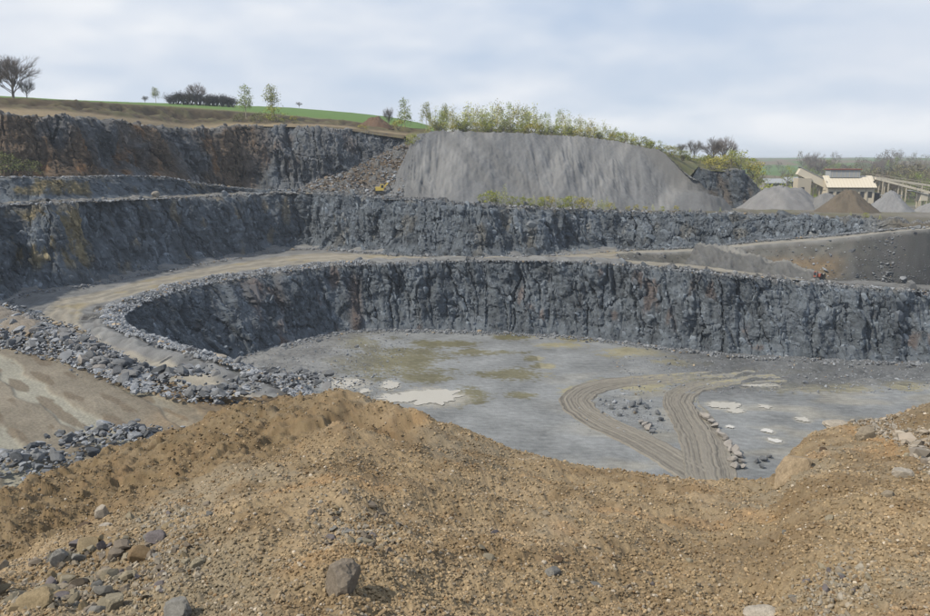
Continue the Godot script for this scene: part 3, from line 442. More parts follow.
# loft through several control lines; paint and lift by kind
func sheet(called: String, lines: Array, counts: PackedInt32Array, steps: Array, kind: int, mat: Material, label: String, category: String, smooth := true) -> Array:
	var L := []
	for l in lines:
		L.append(sample(l, counts))
	var st := station_of(counts)
	var nu: int = L[0].size()
	var rows := 1
	for s in steps:
		rows += s
	var P := PackedVector3Array()
	var C := PackedColorArray()
	P.resize(nu * rows)
	C.resize(nu * rows)
	var j := 0
	for b in L.size() - 1:
		var n: int = steps[b] + (1 if b == L.size() - 2 else 0)
		for k in n:
			var t: float = float(k) / steps[b]
			for i in nu:
				var p: Vector3 = L[b][i].lerp(L[b + 1][i], t)
				var r := lift_paint(kind, p, st[i], b + t)
				p.y += r[0]
				P[j * nu + i] = p
				C[j * nu + i] = r[1]
			j += 1
	var o := put(called, grid_mesh(P, C, nu, rows, smooth), mat)
	tag(o, label, category, "", "structure")
	return [P, nu, rows]

func mixc(a: Color, b: Color, t: float) -> Color:
	var c := a.lerp(b, clampf(t, 0.0, 1.0))
	c.a = 1.0
	return c

const ROAD_IN := [0.15, 0.12, 0.12, 0.14, 0.18, 0.25, 0.33, 0.30, 0.22, 0.20, 0.20, 0.20, 0.22, 0.22, 0.2, 0.2]
const ROAD_OUT := [0.5, 0.42, 0.42, 0.42, 0.45, 0.52, 0.60, 0.62, 0.66, 0.72, 0.66, 0.66, 0.74, 0.78, 0.85, 0.9]

func windrow(metres: float, g: float) -> float:
	var w := (metres - 3.0) / 2.2
	return (0.85 + 0.6 * g) * exp(-w * w)

func lift_paint(kind: int, p: Vector3, st: float, b: float) -> Array:
	var g := sm.get_noise_2d(p.x * 1.0, p.z)
	var f := sf.get_noise_2d(p.x * 1.3, p.z * 1.3)
	var h := 0.0
	var c := Color(0.19, 0.19, 0.185)
	match kind:
		0:   # haul road bench: b 0..1 crest to LE, 1..2 to RE, 2..3 to the toe
			var tan_ := Color(0.30, 0.283, 0.243) * (1.0 + 0.22 * g + 0.25 * f)
			var grey := Color(0.185, 0.192, 0.198) * (1.0 + 0.3 * g + 0.5 * f)
			var t := b * 0.4 if b < 1.0 else (0.4 + (b - 1.0) * 0.35 if b < 2.0 else 0.75 + (b - 2.0) * 0.25)
			if st < 15.0:
				var k := int(st)
				var fr := st - k
				var ri := lerpf(ROAD_IN[k], ROAD_IN[k + 1], fr)
				var ro := lerpf(ROAD_OUT[k], ROAD_OUT[k + 1], fr)
				var x := (t - ri) / (ro - ri) + 0.10 * g
				var on := sst(-0.1, 0.06, x) * sst(1.12, 0.95, x)
				var rut := sin(x * 19.0 + g * 2.0)
				tan_ = tan_ * (0.92 + 0.13 * rut)
				tan_ = mixc(tan_, Color(0.29, 0.25, 0.15), 0.6 * sst(0.25, 0.5, sb.get_noise_2d(p.x * 3.0, p.z * 3.0)))
				c = mixc(grey, tan_, on)
				h = (0.10 * rut * on + 0.25 * f * (1.0 - on))
				h += windrow(t * lerpf(C1[k].distance_to(T2[k]), C1[k + 1].distance_to(T2[k + 1]), fr), g)
				h += sst(0.86, 1.0, t) * 0.9 * sst(0.0, 0.1, 1.0 - (1.0 - t)) * (1.0 + g)
			else:
				var blend := sst(15.0, 15.7, st)
				if b < 1.0:
					c = mixc(grey, tan_, sst(0.12, 0.4, b + 0.25 * g) * sst(18.6, 17.2, st) * 0.9)
					c = mixc(c, Color(0.27, 0.225, 0.12), 0.5 * sst(0.2, 0.5, f) * sst(18.0, 16.5, st))
					h = 0.12 * f + 0.3 * sst(0.25, 0.0, b)
				elif b < 2.0:
					var y := b - 1.0
					h = -blend * 3.6 * pow(sin(y * PI), 0.8) * sst(21.5, 18.6, st) + 1.5 * g * sst(0.0, 0.2, y) * sst(1.0, 0.85, y) + 0.5 * f
					c = Color(0.112, 0.114, 0.110) * (1.0 + 0.4 * g + 0.4 * f)
					var br := sst(0.38, 0.5, y + 0.15 * g) * sst(0.88, 0.74, y + 0.1 * g) * sst(16.6, 17.0, st) * sst(18.5, 18.0, st)
					c = mixc(c, Color(0.195, 0.15, 0.098) * (1.0 + 0.5 * f), br * 0.8)
					c = mixc(c, Color(0.098, 0.103, 0.108) * (1.0 + 0.25 * f), sst(18.3, 19.0, st + 0.3 * g))
				else:
					c = mixc(grey, Color(0.29, 0.28, 0.25) * (1.0 + 0.2 * g + 0.2 * f), sst(0.0, 0.15, b - 2.0) * sst(0.95, 0.6, b - 2.0 + 0.2 * g))
					h = 0.1 * f
		1:   # narrow upper benches
			c = Color(0.18, 0.18, 0.175) * (1.0 + 0.4 * g + 0.4 * f)
			c = mixc(c, Color(0.19, 0.165, 0.10), 0.5 * sst(0.1, 0.4, g))
			h = 0.35 * f + 0.3 * g
		2:   # ground over the top wall: sandy path, overburden bank, green field
			var soil := Color(0.092, 0.074, 0.050) * (1.0 + 0.5 * g + 0.5 * f)
			soil = mixc(soil, Color(0.13, 0.125, 0.065), sst(0.0, 0.45, g + 0.4 * f) * 0.75)
			var sand := Color(0.27, 0.22, 0.145) * (1.0 + 0.15 * f)
			var green := Color(0.115, 0.205, 0.045) * (1.0 + 0.12 * g + 0.10 * f)
			if b < 1.0:
				c = mixc(sand, soil, sst(5.5, 6.8, st) * 0.8)
				h = 0.1 * f
			elif b < 2.0:
				c = mixc(sand, soil, sst(0.02, 0.16, b - 1.0 + 0.06 * g))
				c = mixc(c, Color(0.14, 0.16, 0.06) * (1.0 + 0.4 * f), sst(0.86, 1.0, b - 1.0 + 0.12 * g))
				h = sin((b - 1.0) * PI) * (1.1 * g + 0.7 * f) + 0.9 * sin((b - 1.0) * TAU * 1.5) * sin((b - 1.0) * PI)
			else:
				c = mixc(Color(0.16, 0.17, 0.07), green, sst(0.0, 0.14, b - 2.0 + 0.06 * g))
				h = 0.1 * g
				if b > 3.0:
					h -= (b - 3.0) * 10.0
		3:   # wooded ridge behind the heap
			c = Color(0.13, 0.135, 0.06) * (1.0 + 0.4 * g + 0.4 * f)
			c = mixc(c, Color(0.17, 0.15, 0.09), sst(0.0, 0.4, f))
			h = 0.5 * g + 0.3 * f
		4:   # rubble slope
			c = mixc(Color(0.125, 0.098, 0.07), Color(0.13, 0.135, 0.14), sst(-0.1, 0.35, g + 0.4 * f)) * (1.0 + 0.6 * f)
			c = mixc(c, Color(0.155, 0.16, 0.165) * (1.0 + 0.4 * f), sst(0.45, 0.1, b + 0.2 * g))
			h = 0.9 * g + 0.5 * f + cn2.get_noise_3dv(p) * 0.4
		5:   # tracked platform, berm and outer slope
			var pl := Color(0.21, 0.19, 0.155) * (1.0 + 0.25 * g + 0.2 * f)
			var soil := Color(0.225, 0.165, 0.10) * (1.0 + 0.35 * g + 0.4 * f)
			if b < 1.0:
				var along := p.x * 0.7 - p.z * 0.72
				var across := p.x * 0.72 + p.z * 0.7
				var w1 := sin(along * 1.7 + 0.4 + 1.2 * g + 0.03 * across)
				var band := sst(0.25, 0.6, w1)
				pl = mixc(pl, Color(0.29, 0.29, 0.25) * (1.0 + 0.12 * f + 0.15 * g), band * 0.85)
				pl = mixc(pl, Color(0.15, 0.125, 0.095) * (1.0 + 0.2 * f), sst(0.1, 0.5, sin(along * 5.1 + 2.0) + sb.get_noise_2d(across * 7.0, along * 12.0) * 2.2 - 0.5) * 0.8)
				c = mixc(pl, soil, sst(3.1, 4.2, st + 0.5 * g) * 0.55)
				h = -0.10 * band + 0.02 * f + 0.10 * g
			elif b < 2.0:
				c = mixc(soil, Color(0.2, 0.195, 0.185) * (1.0 + 0.4 * f), sst(4.0, 2.6, st) * 0.75)
				h = sin((b - 1.0) * PI * 0.5) * (0.35 * g) + 0.05 * f + cn3.get_noise_3dv(p) * 0.05 + 0.4 * sin((b - 1.0) * PI) * sst(3.5, 2.0, st)
			else:
				c = Color(0.19, 0.165, 0.13) * (1.0 + 0.4 * f)
				h = 0.3 * g + 0.3 * f
		7:   # spur ramp: dark grit flank, pale worn top
			c = Color(0.115, 0.119, 0.122) * (1.0 + 0.3 * g + 0.4 * f)
			if b > 0.95 and b < 2.1:
				c = Color(0.235, 0.235, 0.225) * (1.0 + 0.2 * f)
			h = 0.7 * f * sst(0.0, 0.2, b) + 1.1 * g
		6:   # spoil heap of blue-grey grit
			var rill := 2.2 * sf.get_noise_2d(p.x * 0.75 + p.y * 0.12 * sin(p.x * 0.09), p.y * 0.06) + 1.2 * sm.get_noise_2d(p.x * 1.2 + p.y * 0.4, p.y * 0.1)
			var e := sin(clampf(b, 0.0, 1.0) * PI)
			var zone := sst(0.0, 0.5, sb.get_noise_2d(p.x * 1.5, p.y * 0.5 + 90.0) + 0.25)
			var gul := 1.0 - absf(sm.get_noise_2d(p.x * 1.7 + p.y * 0.25 * sin(p.x * 0.08 + 1.0), p.y * 0.12)) * 3.0
			var gul2 := 1.0 - absf(sf.get_noise_2d(p.x * 0.8, p.y * 0.08)) * 2.5
			h = e * (0.16 * rill * (0.3 + zone) - 0.45 * pow(maxf(gul, 0.0), 3.0) * (0.2 + zone) - 0.35 * pow(maxf(gul2, 0.0), 2.0) + 0.7 * g + 2.6 * sb.get_noise_2d(p.x * 1.2, p.y * 0.6)) + 0.14 * f
			h += sst(0.8, 1.0, b) * (0.7 * sm.get_noise_2d(p.x * 1.2, 4.0) + 0.3 * f)
			h += e * 1.2 * sst(5.1, 6.2, st) * sin(b * 9.0 + g)
			c = Color(0.160, 0.170, 0.184) * (1.0 + 0.10 * g + 0.16 * f + 0.10 * rill * (0.3 + zone))
			c = mixc(c, Color(0.25, 0.258, 0.265) * (1.0 + 0.12 * rill), 0.7 * sst(0.05, 0.35, sb.get_noise_2d(p.x * 2.0 - p.y * 1.6, 31.0)) )
			c = mixc(c, Color(0.15, 0.155, 0.16), 0.6 * sst(0.1, 0.4, sb.get_noise_2d(p.x * 1.2 + p.y * 1.2, 71.0)))
			if b > 1.0:
				h = 0.3 * g
				c = Color(0.15, 0.145, 0.12)
	c.a = 1.0
	return [h, c]

# ---------------------------------------------------------------- near dirt
const H0 := -1.55
const KMIN := -0.84
const KMAX := 0.84
func brow(k: float) -> Vector2:
	var n := BROW.size()
	if k <= BROW[0].x:
		return Vector2(BROW[0].y, BROW[0].z)
	for i in n - 1:
		var a: Vector3 = BROW[i]
		var b: Vector3 = BROW[i + 1]
		if k <= b.x:
			var t := (k - a.x) / (b.x - a.x)
			t = lerpf(t, t * t * (3.0 - 2.0 * t), 0.5)
			return Vector2(lerpf(a.y, b.y, t), lerpf(a.z, b.z, t))
	return Vector2(BROW[n - 1].y, BROW[n - 1].z)

var fa: FastNoiseLite
var fb: FastNoiseLite
var fc: FastNoiseLite

func bank(k: float, r: float) -> float:      # 0..1: the dark broken bank along the brow on the near left
	return sst(0.60, 0.74, r + 0.05 * fa.get_noise_2d(k * 9.0, 3.0)) * sst(1.06, 0.98, r) * sst(-0.12, -0.24, k)

func ground_y(x: float, z: float, bw: Vector2) -> float:
	var d := -z
	var r := d / bw.x
	var y := H0 + (bw.y - H0) * r
	var k := x / maxf(d, 0.5)
	var w := sst(1.0, 0.9, r)
	var mid := fa.get_noise_2d(x, z)
	y += 0.16 * mid * sst(1.2, 3.5, d) * (0.35 + 0.65 * w)
	y += 0.055 * fb.get_noise_2d(x, z)
	y += 0.017 * fc.get_noise_2d(x, z)
	# hollow in front of the bank, clods on it
	var bk := bank(k, r)
	y -= 0.34 * sst(0.50, 0.70, r) * sst(0.98, 0.74, r) * sst(-0.16, -0.28, k)
	y += bk * (0.15 * fa.get_noise_2d(x * 2.4 + 9.0, z * 2.4) + 0.10 * fa.get_noise_2d(x * 5.0, z * 5.0) + 0.07 * fb.get_noise_2d(x * 0.9, z * 0.9))
	# scooped hollow behind the small ridge at the middle of the brow
	var hx := (k + 0.125) / 0.065
	var hr := (r - 0.775) / 0.06
	y += exp(-hx * hx - hr * hr) * (-0.5 + 0.4 * fa.get_noise_2d(x * 2.4, z * 2.4) + 0.2 * fa.get_noise_2d(x * 6.0, z * 6.0))
	# small ridge behind the hollow
	var rr_ := (r - 0.90) / 0.05
	y += 0.22 * exp(-hx * hx * 0.5 - rr_ * rr_) * (1.0 + 0.8 * fa.get_noise_2d(x * 2.0, z * 2.0))
	# stony gully on the right mound
	var gx := (k - (0.655 - 0.10 * (r - 0.55) / 0.4)) / 0.022
	y -= 0.10 * exp(-gx * gx) * sst(0.5, 0.62, r) * sst(1.0, 0.9, r)
	y += 0.22 * sst(0.0, 0.08, k - (0.655 - 0.10 * (r - 0.55) / 0.4)) * sst(0.45, 0.7, r) * sst(1.03, 0.85, r) * (1.0 + 0.8 * mid)
	if r > 1.0:
		var o := d - bw.x
		y -= o * 0.5 + 0.5 * minf(o * o, 40.0) * 0.12 + maxf(0.0, o - 4.0) * 0.6
	return y + 40.0

func ground_at(x: float, z: float) -> float:
	return ground_y(x, z, brow(x / maxf(-z, 0.5)))

func ground_colour(x: float, z: float, k: float, r: float) -> Color:
	var a := fa.get_noise_2d(x * 0.8 + 31.0, z * 0.8)
	var b := fb.get_noise_2d(x + 5.0, z + 17.0)
	var c := fc.get_noise_2d(x + 3.0, z)
	var col := Color(0.310, 0.240, 0.150)
	col = mixc(col, Color(0.345, 0.27, 0.175), sst(0.0, 0.5, a))
	col = mixc(col, Color(0.25, 0.19, 0.118), sst(0.05, 0.5, -a + 0.3 * b))
	col = mixc(col, Color(0.27, 0.235, 0.175), 0.7 * sst(0.15, 0.5, fa.get_noise_2d(x * 0.6 + 80.0, z * 0.6) + 0.25 * b))
	col = mixc(col, Color(0.35, 0.22, 0.11), 0.45 * sst(0.3, 0.6, fa.get_noise_2d(x * 1.1 - 50.0, z * 1.1)))
	# moist freshly turned soil of the bank
	var bk := bank(k, r)
	col = mixc(col, Color(0.165, 0.122, 0.070), bk * (0.75 + 0.9 * b))
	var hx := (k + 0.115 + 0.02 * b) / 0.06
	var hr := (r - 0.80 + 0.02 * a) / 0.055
	col = mixc(col, Color(0.12, 0.085, 0.05), 0.95 * exp(-hx * hx - hr * hr) + 0.3 * b)  # darker brown towards the middle of the scooped hollow
	# stony grey-brown ground right of the gully, orange seam beside it
	var g := k - (0.655 - 0.10 * (r - 0.55) / 0.4)
	col = mixc(col, Color(0.215, 0.172, 0.115), 0.85 * sst(-0.02, 0.02, g + 0.01 * b) * sst(0.45, 0.6, r))
	col = mixc(col, Color(0.35, 0.22, 0.11), 0.7 * exp(-pow((g + 0.035) / 0.02, 2.0)) * sst(0.5, 0.7, r) * sst(0.1, 0.3, b + 0.3))
	# grey stone dust in the gravel spill at the lower left
	col = mixc(col, Color(0.235, 0.205, 0.150), 0.75 * sst(0.46, 0.30, r + 0.06 * a) * sst(-0.22, -0.36, k + 0.05 * a))
	col = mixc(col, Color(0.205, 0.15, 0.088), 0.75 * sst(0.08, 0.4, fa.get_noise_2d(x * 1.7 + 200.0, z * 1.7) + 0.35 * b))
	var l := 0.95 + 0.26 * c + 0.22 * b
	col = Color(col.r * l, col.g * l, col.b * l)
	return col

func near_ground() -> void:
	var nu := 640
	var P := PackedVector3Array()
	var C := PackedColorArray()
	var cols := []
	for i in nu:
		var k := lerpf(KMIN, KMAX, float(i) / (nu - 1))
		cols.append(brow(k))
	var ds := []          # share of the brow depth
	var d := 0.07
	while d < 1.12:
		ds.append(d)
		d *= 1.0072
	for o in [1.14, 1.17, 1.21, 1.26, 1.33, 1.42, 1.55, 1.7, 1.9, 2.2, 2.6, 3.1, 3.7, 4.4, 5.2]:
		ds.append(o)
	var nv := ds.size()
	P.resize(nu * nv)
	C.resize(nu * nv)
	for j in nv:
		for i in nu:
			var k := lerpf(KMIN, KMAX, float(i) / (nu - 1))
			var bw: Vector2 = cols[i]
			var dd: float = ds[j] * bw.x
			var x := k * dd
			P[j * nu + i] = Vector3(x, ground_y(x, -dd, bw), -dd)
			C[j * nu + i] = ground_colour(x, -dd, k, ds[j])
	tag(put("earth", grid_mesh(P, C, nu, nv, true), mats.dirt), "tan stony earth sloping down from the viewpoint to the brow", "earth", "", "structure")
	# the same earth behind the viewpoint
	var P2 := PackedVector3Array()
	var C2_ := PackedColorArray()
	for j in 20:
		for i in 30:
			var x := lerpf(-13.0, 13.0, i / 29.0)
			var z := lerpf(-0.72, 14.0, j / 19.0)
			P2.append(Vector3(x, 40.0 + H0 - 0.22 - 0.2 * absf(x) * 0.6 + 0.05 * fb.get_noise_2d(x, z), z))
			C2_.append(Color(0.3, 0.205, 0.115))
	tag(put("earth", grid_mesh(P2, C2_, 30, 20, true), mats.dirt), "tan earth behind the viewpoint", "earth", "", "structure")

# ---------------------------------------------------------------- rocks
func rock_shape(sub: int, cuts: int, sd: int, squash: Vector3, rough := 0.12, near := 0.5, far := 0.82) -> ArrayMesh:
	var r := RandomNumberGenerator.new()
	r.seed = sd
	var g := (1.0 + sqrt(5.0)) / 2.0
	var V := []
	for v in [Vector3(-1, g, 0), Vector3(1, g, 0), Vector3(-1, -g, 0), Vector3(1, -g, 0), Vector3(0, -1, g), Vector3(0, 1, g), Vector3(0, -1, -g), Vector3(0, 1, -g), Vector3(g, 0, -1), Vector3(g, 0, 1), Vector3(-g, 0, -1), Vector3(-g, 0, 1)]:
		V.append(v.normalized())
	var F := [0, 11, 5, 0, 5, 1, 0, 1, 7, 0, 7, 10, 0, 10, 11, 1, 5, 9, 5, 11, 4, 11, 10, 2, 10, 7, 6, 7, 1, 8, 3, 9, 4, 3, 4, 2, 3, 2, 6, 3, 6, 8, 3, 8, 9, 4, 9, 5, 2, 4, 11, 6, 2, 10, 8, 6, 7, 9, 8, 1]
	for s in sub:
		var mid := {}
		var G := []
		for i in range(0, F.size(), 3):
			var e := []
			for k in 3:
				var a: int = F[i + k]
				var b: int = F[i + (k + 1) % 3]
				var key := mini(a, b) * 100000 + maxi(a, b)
				if not mid.has(key):
					mid[key] = V.size()
					V.append(((V[a] + V[b]) * 0.5).normalized())
				e.append(mid[key])
			G.append_array([F[i], e[0], e[2], F[i + 1], e[1], e[0], F[i + 2], e[2], e[1], e[0], e[1], e[2]])
		F = G
	var n := FastNoiseLite.new()
	n.seed = sd
	n.frequency = 0.9
	n.fractal_octaves = 3
	for i in V.size():
		V[i] = V[i] * (1.0 + rough * 2.0 * n.get_noise_3dv(V[i]) + r.randf_range(-rough, rough) * 0.4)
	for c in cuts:
		var d := Vector3(r.randfn(), r.randfn(), r.randfn()).normalized()
		var lim := r.randf_range(near, far)
		for i in V.size():
			var x: float = V[i].dot(d) - lim
			if x > 0.0:
				V[i] -= d * x * 0.96
	var P := PackedVector3Array()
	for v in V:
		P.append(v * squash * 0.5)
	var C := PackedColorArray()
	for v in P:
		var t := 0.85 + 0.3 * n.get_noise_3dv(v * 5.0) + r.randf_range(-0.08, 0.08)
		C.append(Color(t, t, t))
	var arr := []
	arr.resize(Mesh.ARRAY_MAX)
	arr[Mesh.ARRAY_VERTEX] = P
	arr[Mesh.ARRAY_COLOR] = C
	arr[Mesh.ARRAY_INDEX] = PackedInt32Array(F)
	var m := ArrayMesh.new()
	m.add_surface_from_arrays(Mesh.PRIMITIVE_TRIANGLES, arr)
	return m

func scatter(called: String, mesh: Mesh, T: Array, colours: Array, label: String, mat: Material, category := "rubble") -> void:
	var mm := MultiMesh.new()
	mm.transform_format = MultiMesh.TRANSFORM_3D
	mm.use_colors = true
	mm.mesh = mesh
	mm.instance_count = T.size()
	for i in T.size():
		mm.set_instance_transform(i, T[i])
		mm.set_instance_color(i, colours[i])
	var o := MultiMeshInstance3D.new()
	o.multimesh = mm
	o.material_override = mat
	o.name = numbered(called)
	add_child(o, true)
	tag(o, label, category, "", "stuff")

func turned(at: Vector3, size: Vector3) -> Transform3D:
	var b := Basis.from_euler(Vector3(rng.randf_range(-0.5, 0.5), rng.randf() * TAU, rng.randf_range(-0.5, 0.5)))
	return Transform3D(b * Basis.from_scale(size), at)

func rand_size(s: float) -> Vector3:
	return Vector3(s * rng.randf_range(0.8, 1.25), s * rng.randf_range(0.55, 0.95), s * rng.randf_range(0.75, 1.15))

func blue_rock() -> Color:
	var l := rng.randf_range(0.65, 1.5)
	if rng.randf() < 0.05:
		return Color(0.23, 0.19, 0.14) * l
	return Color(0.185, 0.20, 0.222) * l

func earth_stone() -> Color:
	var l := rng.randf_range(0.6, 1.25)
	var q := rng.randf()
	if q < 0.60:
		return Color(0.30, 0.228, 0.142) * l
	if q < 0.72:
		return Color(0.20, 0.135, 0.075) * l
	if q < 0.92:
		return Color(0.27, 0.235, 0.185) * l
	return Color(0.42, 0.37, 0.30) * l

# stone materials shared by the single stones
func stone_mat(i: int) -> StandardMaterial3D:
	var cs := [Color(0.25, 0.215, 0.175), Color(0.33, 0.285, 0.22), Color(0.47, 0.43, 0.37), Color(0.20, 0.182, 0.19), Color(0.27, 0.195, 0.115), Color(0.25, 0.248, 0.235), Color(0.33, 0.295, 0.22), Color(0.33, 0.265, 0.165), Color(0.13, 0.095, 0.065), Color(0.17, 0.185, 0.205), Color(0.22, 0.235, 0.255), Color(0.27, 0.28, 0.295), Color(0.125, 0.138, 0.155), Color(0.25, 0.20, 0.14), Color(0.42, 0.40, 0.38), Color(0.40, 0.32, 0.22)]
	if not mats.has("stone%d" % i):
		var m := tinted(0.88)
		m.albedo_color = cs[i].linear_to_srgb()
		m.albedo_texture = mats.stone_tex
		m.uv1_triplanar = true
		m.uv1_scale = Vector3.ONE * 1.3
		mats["stone%d" % i] = m
	return mats["stone%d" % i]

func single(called: String, mesh: Mesh, at: Vector3, size: Vector3, mi: int, label: String, group: String, category := "stone") -> void:
	var o := put(called, mesh, stone_mat(mi))
	o.transform = turned(at, size)
	tag(o, label, category, group)

# ---------------------------------------------------------------- trees
func limb(st: SurfaceTool, a: Vector3, b: Vector3, ra: float, rb: float, sides := 5) -> void:
	var d := (b - a).normalized()
	var u := d.cross(Vector3(0.31, 0.2, 0.93)).normalized()
	var v := d.cross(u)
	for i in sides:
		var p := i * TAU / sides
		var q := (i + 1) * TAU / sides
		var x := u * cos(p) + v * sin(p)
		var y := u * cos(q) + v * sin(q)
		st.add_vertex(a + x * ra); st.add_vertex(b + x * rb); st.add_vertex(a + y * ra)
		st.add_vertex(a + y * ra); st.add_vertex(b + x * rb); st.add_vertex(b + y * rb)

func twigs(st: SurfaceTool, r: RandomNumberGenerator, a: Vector3, dir: Vector3, length: float, rad: float, depth: int, spread: float, tips: Array) -> void:
	var b := a + dir * length
	limb(st, a, b, rad, rad * 0.62, 4 if depth > 1 else 3)
	if depth == 0:
		tips.append(b)
		return
	var n := 2 + r.randi() % 3
	for i in n:
		var nd := (dir + Vector3(r.randfn(), r.randfn() * 0.7 + 0.25, r.randfn()) * spread).normalized()
		twigs(st, r, a.lerp(b, r.randf_range(0.45, 1.0)), nd, length * r.randf_range(0.6, 0.85), rad * 0.6, depth - 1, spread, tips)

func new_st() -> SurfaceTool:
	var st := SurfaceTool.new()
	st.begin(Mesh.PRIMITIVE_TRIANGLES)
	return st

func leaves(st: SurfaceTool, r: RandomNumberGenerator, at: Vector3, spread: Vector3, n: int, size: float, tone: Color) -> void:
	for i in n:
		var o := Vector3(r.randfn() * spread.x, r.randfn() * spread.y, r.randfn() * spread.z) * 0.55
		var u := Vector3(r.randfn(), r.randfn(), r.randfn()).normalized()
		var v := u.cross(Vector3(r.randfn(), r.randfn(), r.randfn())).normalized()
		var s := size * r.randf_range(0.6, 1.3)
		var l := r.randf_range(0.7, 1.3)
		st.set_color(Color(tone.r * l, tone.g * l, tone.b * l))
		var p := at + o
		st.add_vertex(p + u * s); st.add_vertex(p + v * s * 0.6); st.add_vertex(p - v * s * 0.6)
		st.add_vertex(p - u * s * 0.8); st.add_vertex(p - v * s * 0.6); st.add_vertex(p + v * s * 0.6)

# every shape is one unit tall and is scaled when placed
var tree_kit := {}
func make_kit(called: String, style: String, tone: Color, sd: int) -> void:
	var r := RandomNumberGenerator.new()
	r.seed = sd
	var trunk := new_st()
	var crown := new_st()
	var tips := []
	match style:
		"bare":       # open crown of bare twigs
			limb(trunk, Vector3(0, -0.03, 0), Vector3(0.01, 0.36, 0), 0.022, 0.013, 6)
			crown.set_color(tone)
			for i in 18:
				var a := i * TAU / 18.0 + r.randf()
				var lean := r.randf_range(0.1, 1.5)
				twigs(crown, r, Vector3(0.01, r.randf_range(0.06, 0.34), 0), Vector3(cos(a) * lean, 1.0, sin(a) * lean).normalized(), r.randf_range(0.20, 0.26), 0.0085, 5, 0.34, tips)
		"shrub":      # dense bare twiggy shrub, many stems
			for i in 5:
				limb(trunk, Vector3(r.randfn() * 0.08, -0.05, r.randfn() * 0.08), Vector3(r.randfn() * 0.2, 0.4, r.randfn() * 0.2), 0.03, 0.015, 4)
			crown.set_color(tone)
			for i in 14:
				var a := r.randf() * TAU
				twigs(crown, r, Vector3(r.randfn() * 0.12, 0.05, r.randfn() * 0.12), Vector3(cos(a) * 0.8, 1.0, sin(a) * 0.8).normalized(), 0.26, 0.016, 3, 0.5, tips)
			for t in tips:
				leaves(crown, r, t, Vector3.ONE * 0.10, 3, 0.022, tone * 1.1)
		"birch":      # slim young tree in thin spring leaf
			limb(trunk, Vector3(0, -0.04, 0), Vector3(0.02, 0.95, 0.01), 0.013, 0.004, 5)
			for i in 20:
				var y := r.randf_range(0.22, 0.9)
				var a := r.randf() * TAU
				var l := 0.24 * (1.05 - y) + 0.05
				var tip := Vector3(cos(a) * l, y + 0.14, sin(a) * l)
				limb(trunk, Vector3(0.02 * y, y, 0.01 * y), tip, 0.005, 0.002, 3)
				leaves(crown, r, tip * Vector3(0.75, 1, 0.75), Vector3(0.10, 0.11, 0.10), 55, 0.022, tone)
		"slim":       # narrow sapling
			limb(trunk, Vector3(0, -0.04, 0), Vector3(0.01, 0.97, 0.01), 0.009, 0.003, 4)
			for i in 24:
				var y := r.randf_range(0.03, 0.95)
				var a := r.randf() * TAU
				var l := 0.15 * (1.1 - y) + 0.03
				var tip := Vector3(cos(a) * l, y + 0.05, sin(a) * l)
				limb(trunk, Vector3(0, y - 0.04, 0), tip, 0.003, 0.002, 3)
				leaves(crown, r, tip, Vector3(0.11, 0.14, 0.11), 17, 0.024, tone)
		"leafy":      # rounder tree in leaf with gaps
			limb(trunk, Vector3(0, -0.03, 0), Vector3(0.02, 0.6, 0), 0.024, 0.010, 6)
			for i in 26:
				var a := r.randf() * TAU
				var y := r.randf_range(0.30, 0.95)
				var w := 0.36 * sqrt(maxf(0.05, 1.0 - pow((y - 0.58) / 0.44, 2.0))) * r.randf_range(0.5, 1.0)
				var tip := Vector3(cos(a) * w, y, sin(a) * w)
				limb(trunk, Vector3(0.01, clampf(y - 0.2, 0.15, 0.6), 0), tip, 0.008, 0.003, 3)
				leaves(crown, r, tip, Vector3(0.11, 0.09, 0.11), 30, 0.020, tone)
		"bush":       # low rounded bush in leaf, wider than tall
			for i in 7:
				var a := r.randf() * TAU
				limb(trunk, Vector3(r.randfn() * 0.06, -0.06, r.randfn() * 0.06), Vector3(cos(a) * 0.35, 0.6, sin(a) * 0.35), 0.02, 0.006, 4)
			for i in 24:
				var a := r.randf() * TAU
				var y := r.randf_range(0.08, 0.9)
				var w := 0.6 * sqrt(maxf(0.08, 1.0 - pow((y - 0.3) / 0.7, 2.0))) * r.randf_range(0.4, 1.0)
				leaves(crown, r, Vector3(cos(a) * w, y, sin(a) * w), Vector3(0.2, 0.13, 0.2), 22, 0.045, tone)
	trunk.generate_normals()
	crown.generate_normals()
	var tm := trunk.commit()
	var cm := crown.commit()
	tree_kit[called] = [tm, cm, 1.0 / maxf(tm.get_aabb().end.y, cm.get_aabb().end.y)]

func plant(called: String, kit: String, at: Vector3, tall: float, wide: float, label: String, category: String, group := "") -> void:
	var o := base(called, at, rng.randf() * TAU)
	tall *= tree_kit[kit][2]
	o.scale = Vector3(tall * wide, tall, tall * wide)
	put("trunk", tree_kit[kit][0], mats.pale_bark if kit.begins_with("slim") or kit.begins_with("birch") else mats.bark, o)
	put("crown", tree_kit[kit][1], mats.leaf, o)
	tag(o, label, category, group)

# ---------------------------------------------------------------- built things
func box_into(st: SurfaceTool, c: Vector3, s: Vector3, turn := Basis.IDENTITY) -> void:
	var b := BoxMesh.new()
	b.size = s
	st.append_from(b, 0, Transform3D(turn, c))

func box(called: String, c: Vector3, s: Vector3, m: Material, parent: Node, turn := Basis.IDENTITY) -> MeshInstance3D:
	var b := BoxMesh.new()
	b.size = s
	var o := put(called, b, m, parent)
	o.transform = Transform3D(turn, c)
	return o

func beam(called: String, a: Vector3, b: Vector3, w: float, h: float, m: Material, parent: Node) -> MeshInstance3D:
	var d := b - a
	return box(called, (a + b) * 0.5, Vector3(w, h, d.length()), m, parent, Basis.looking_at(d.normalized(), Vector3.UP))

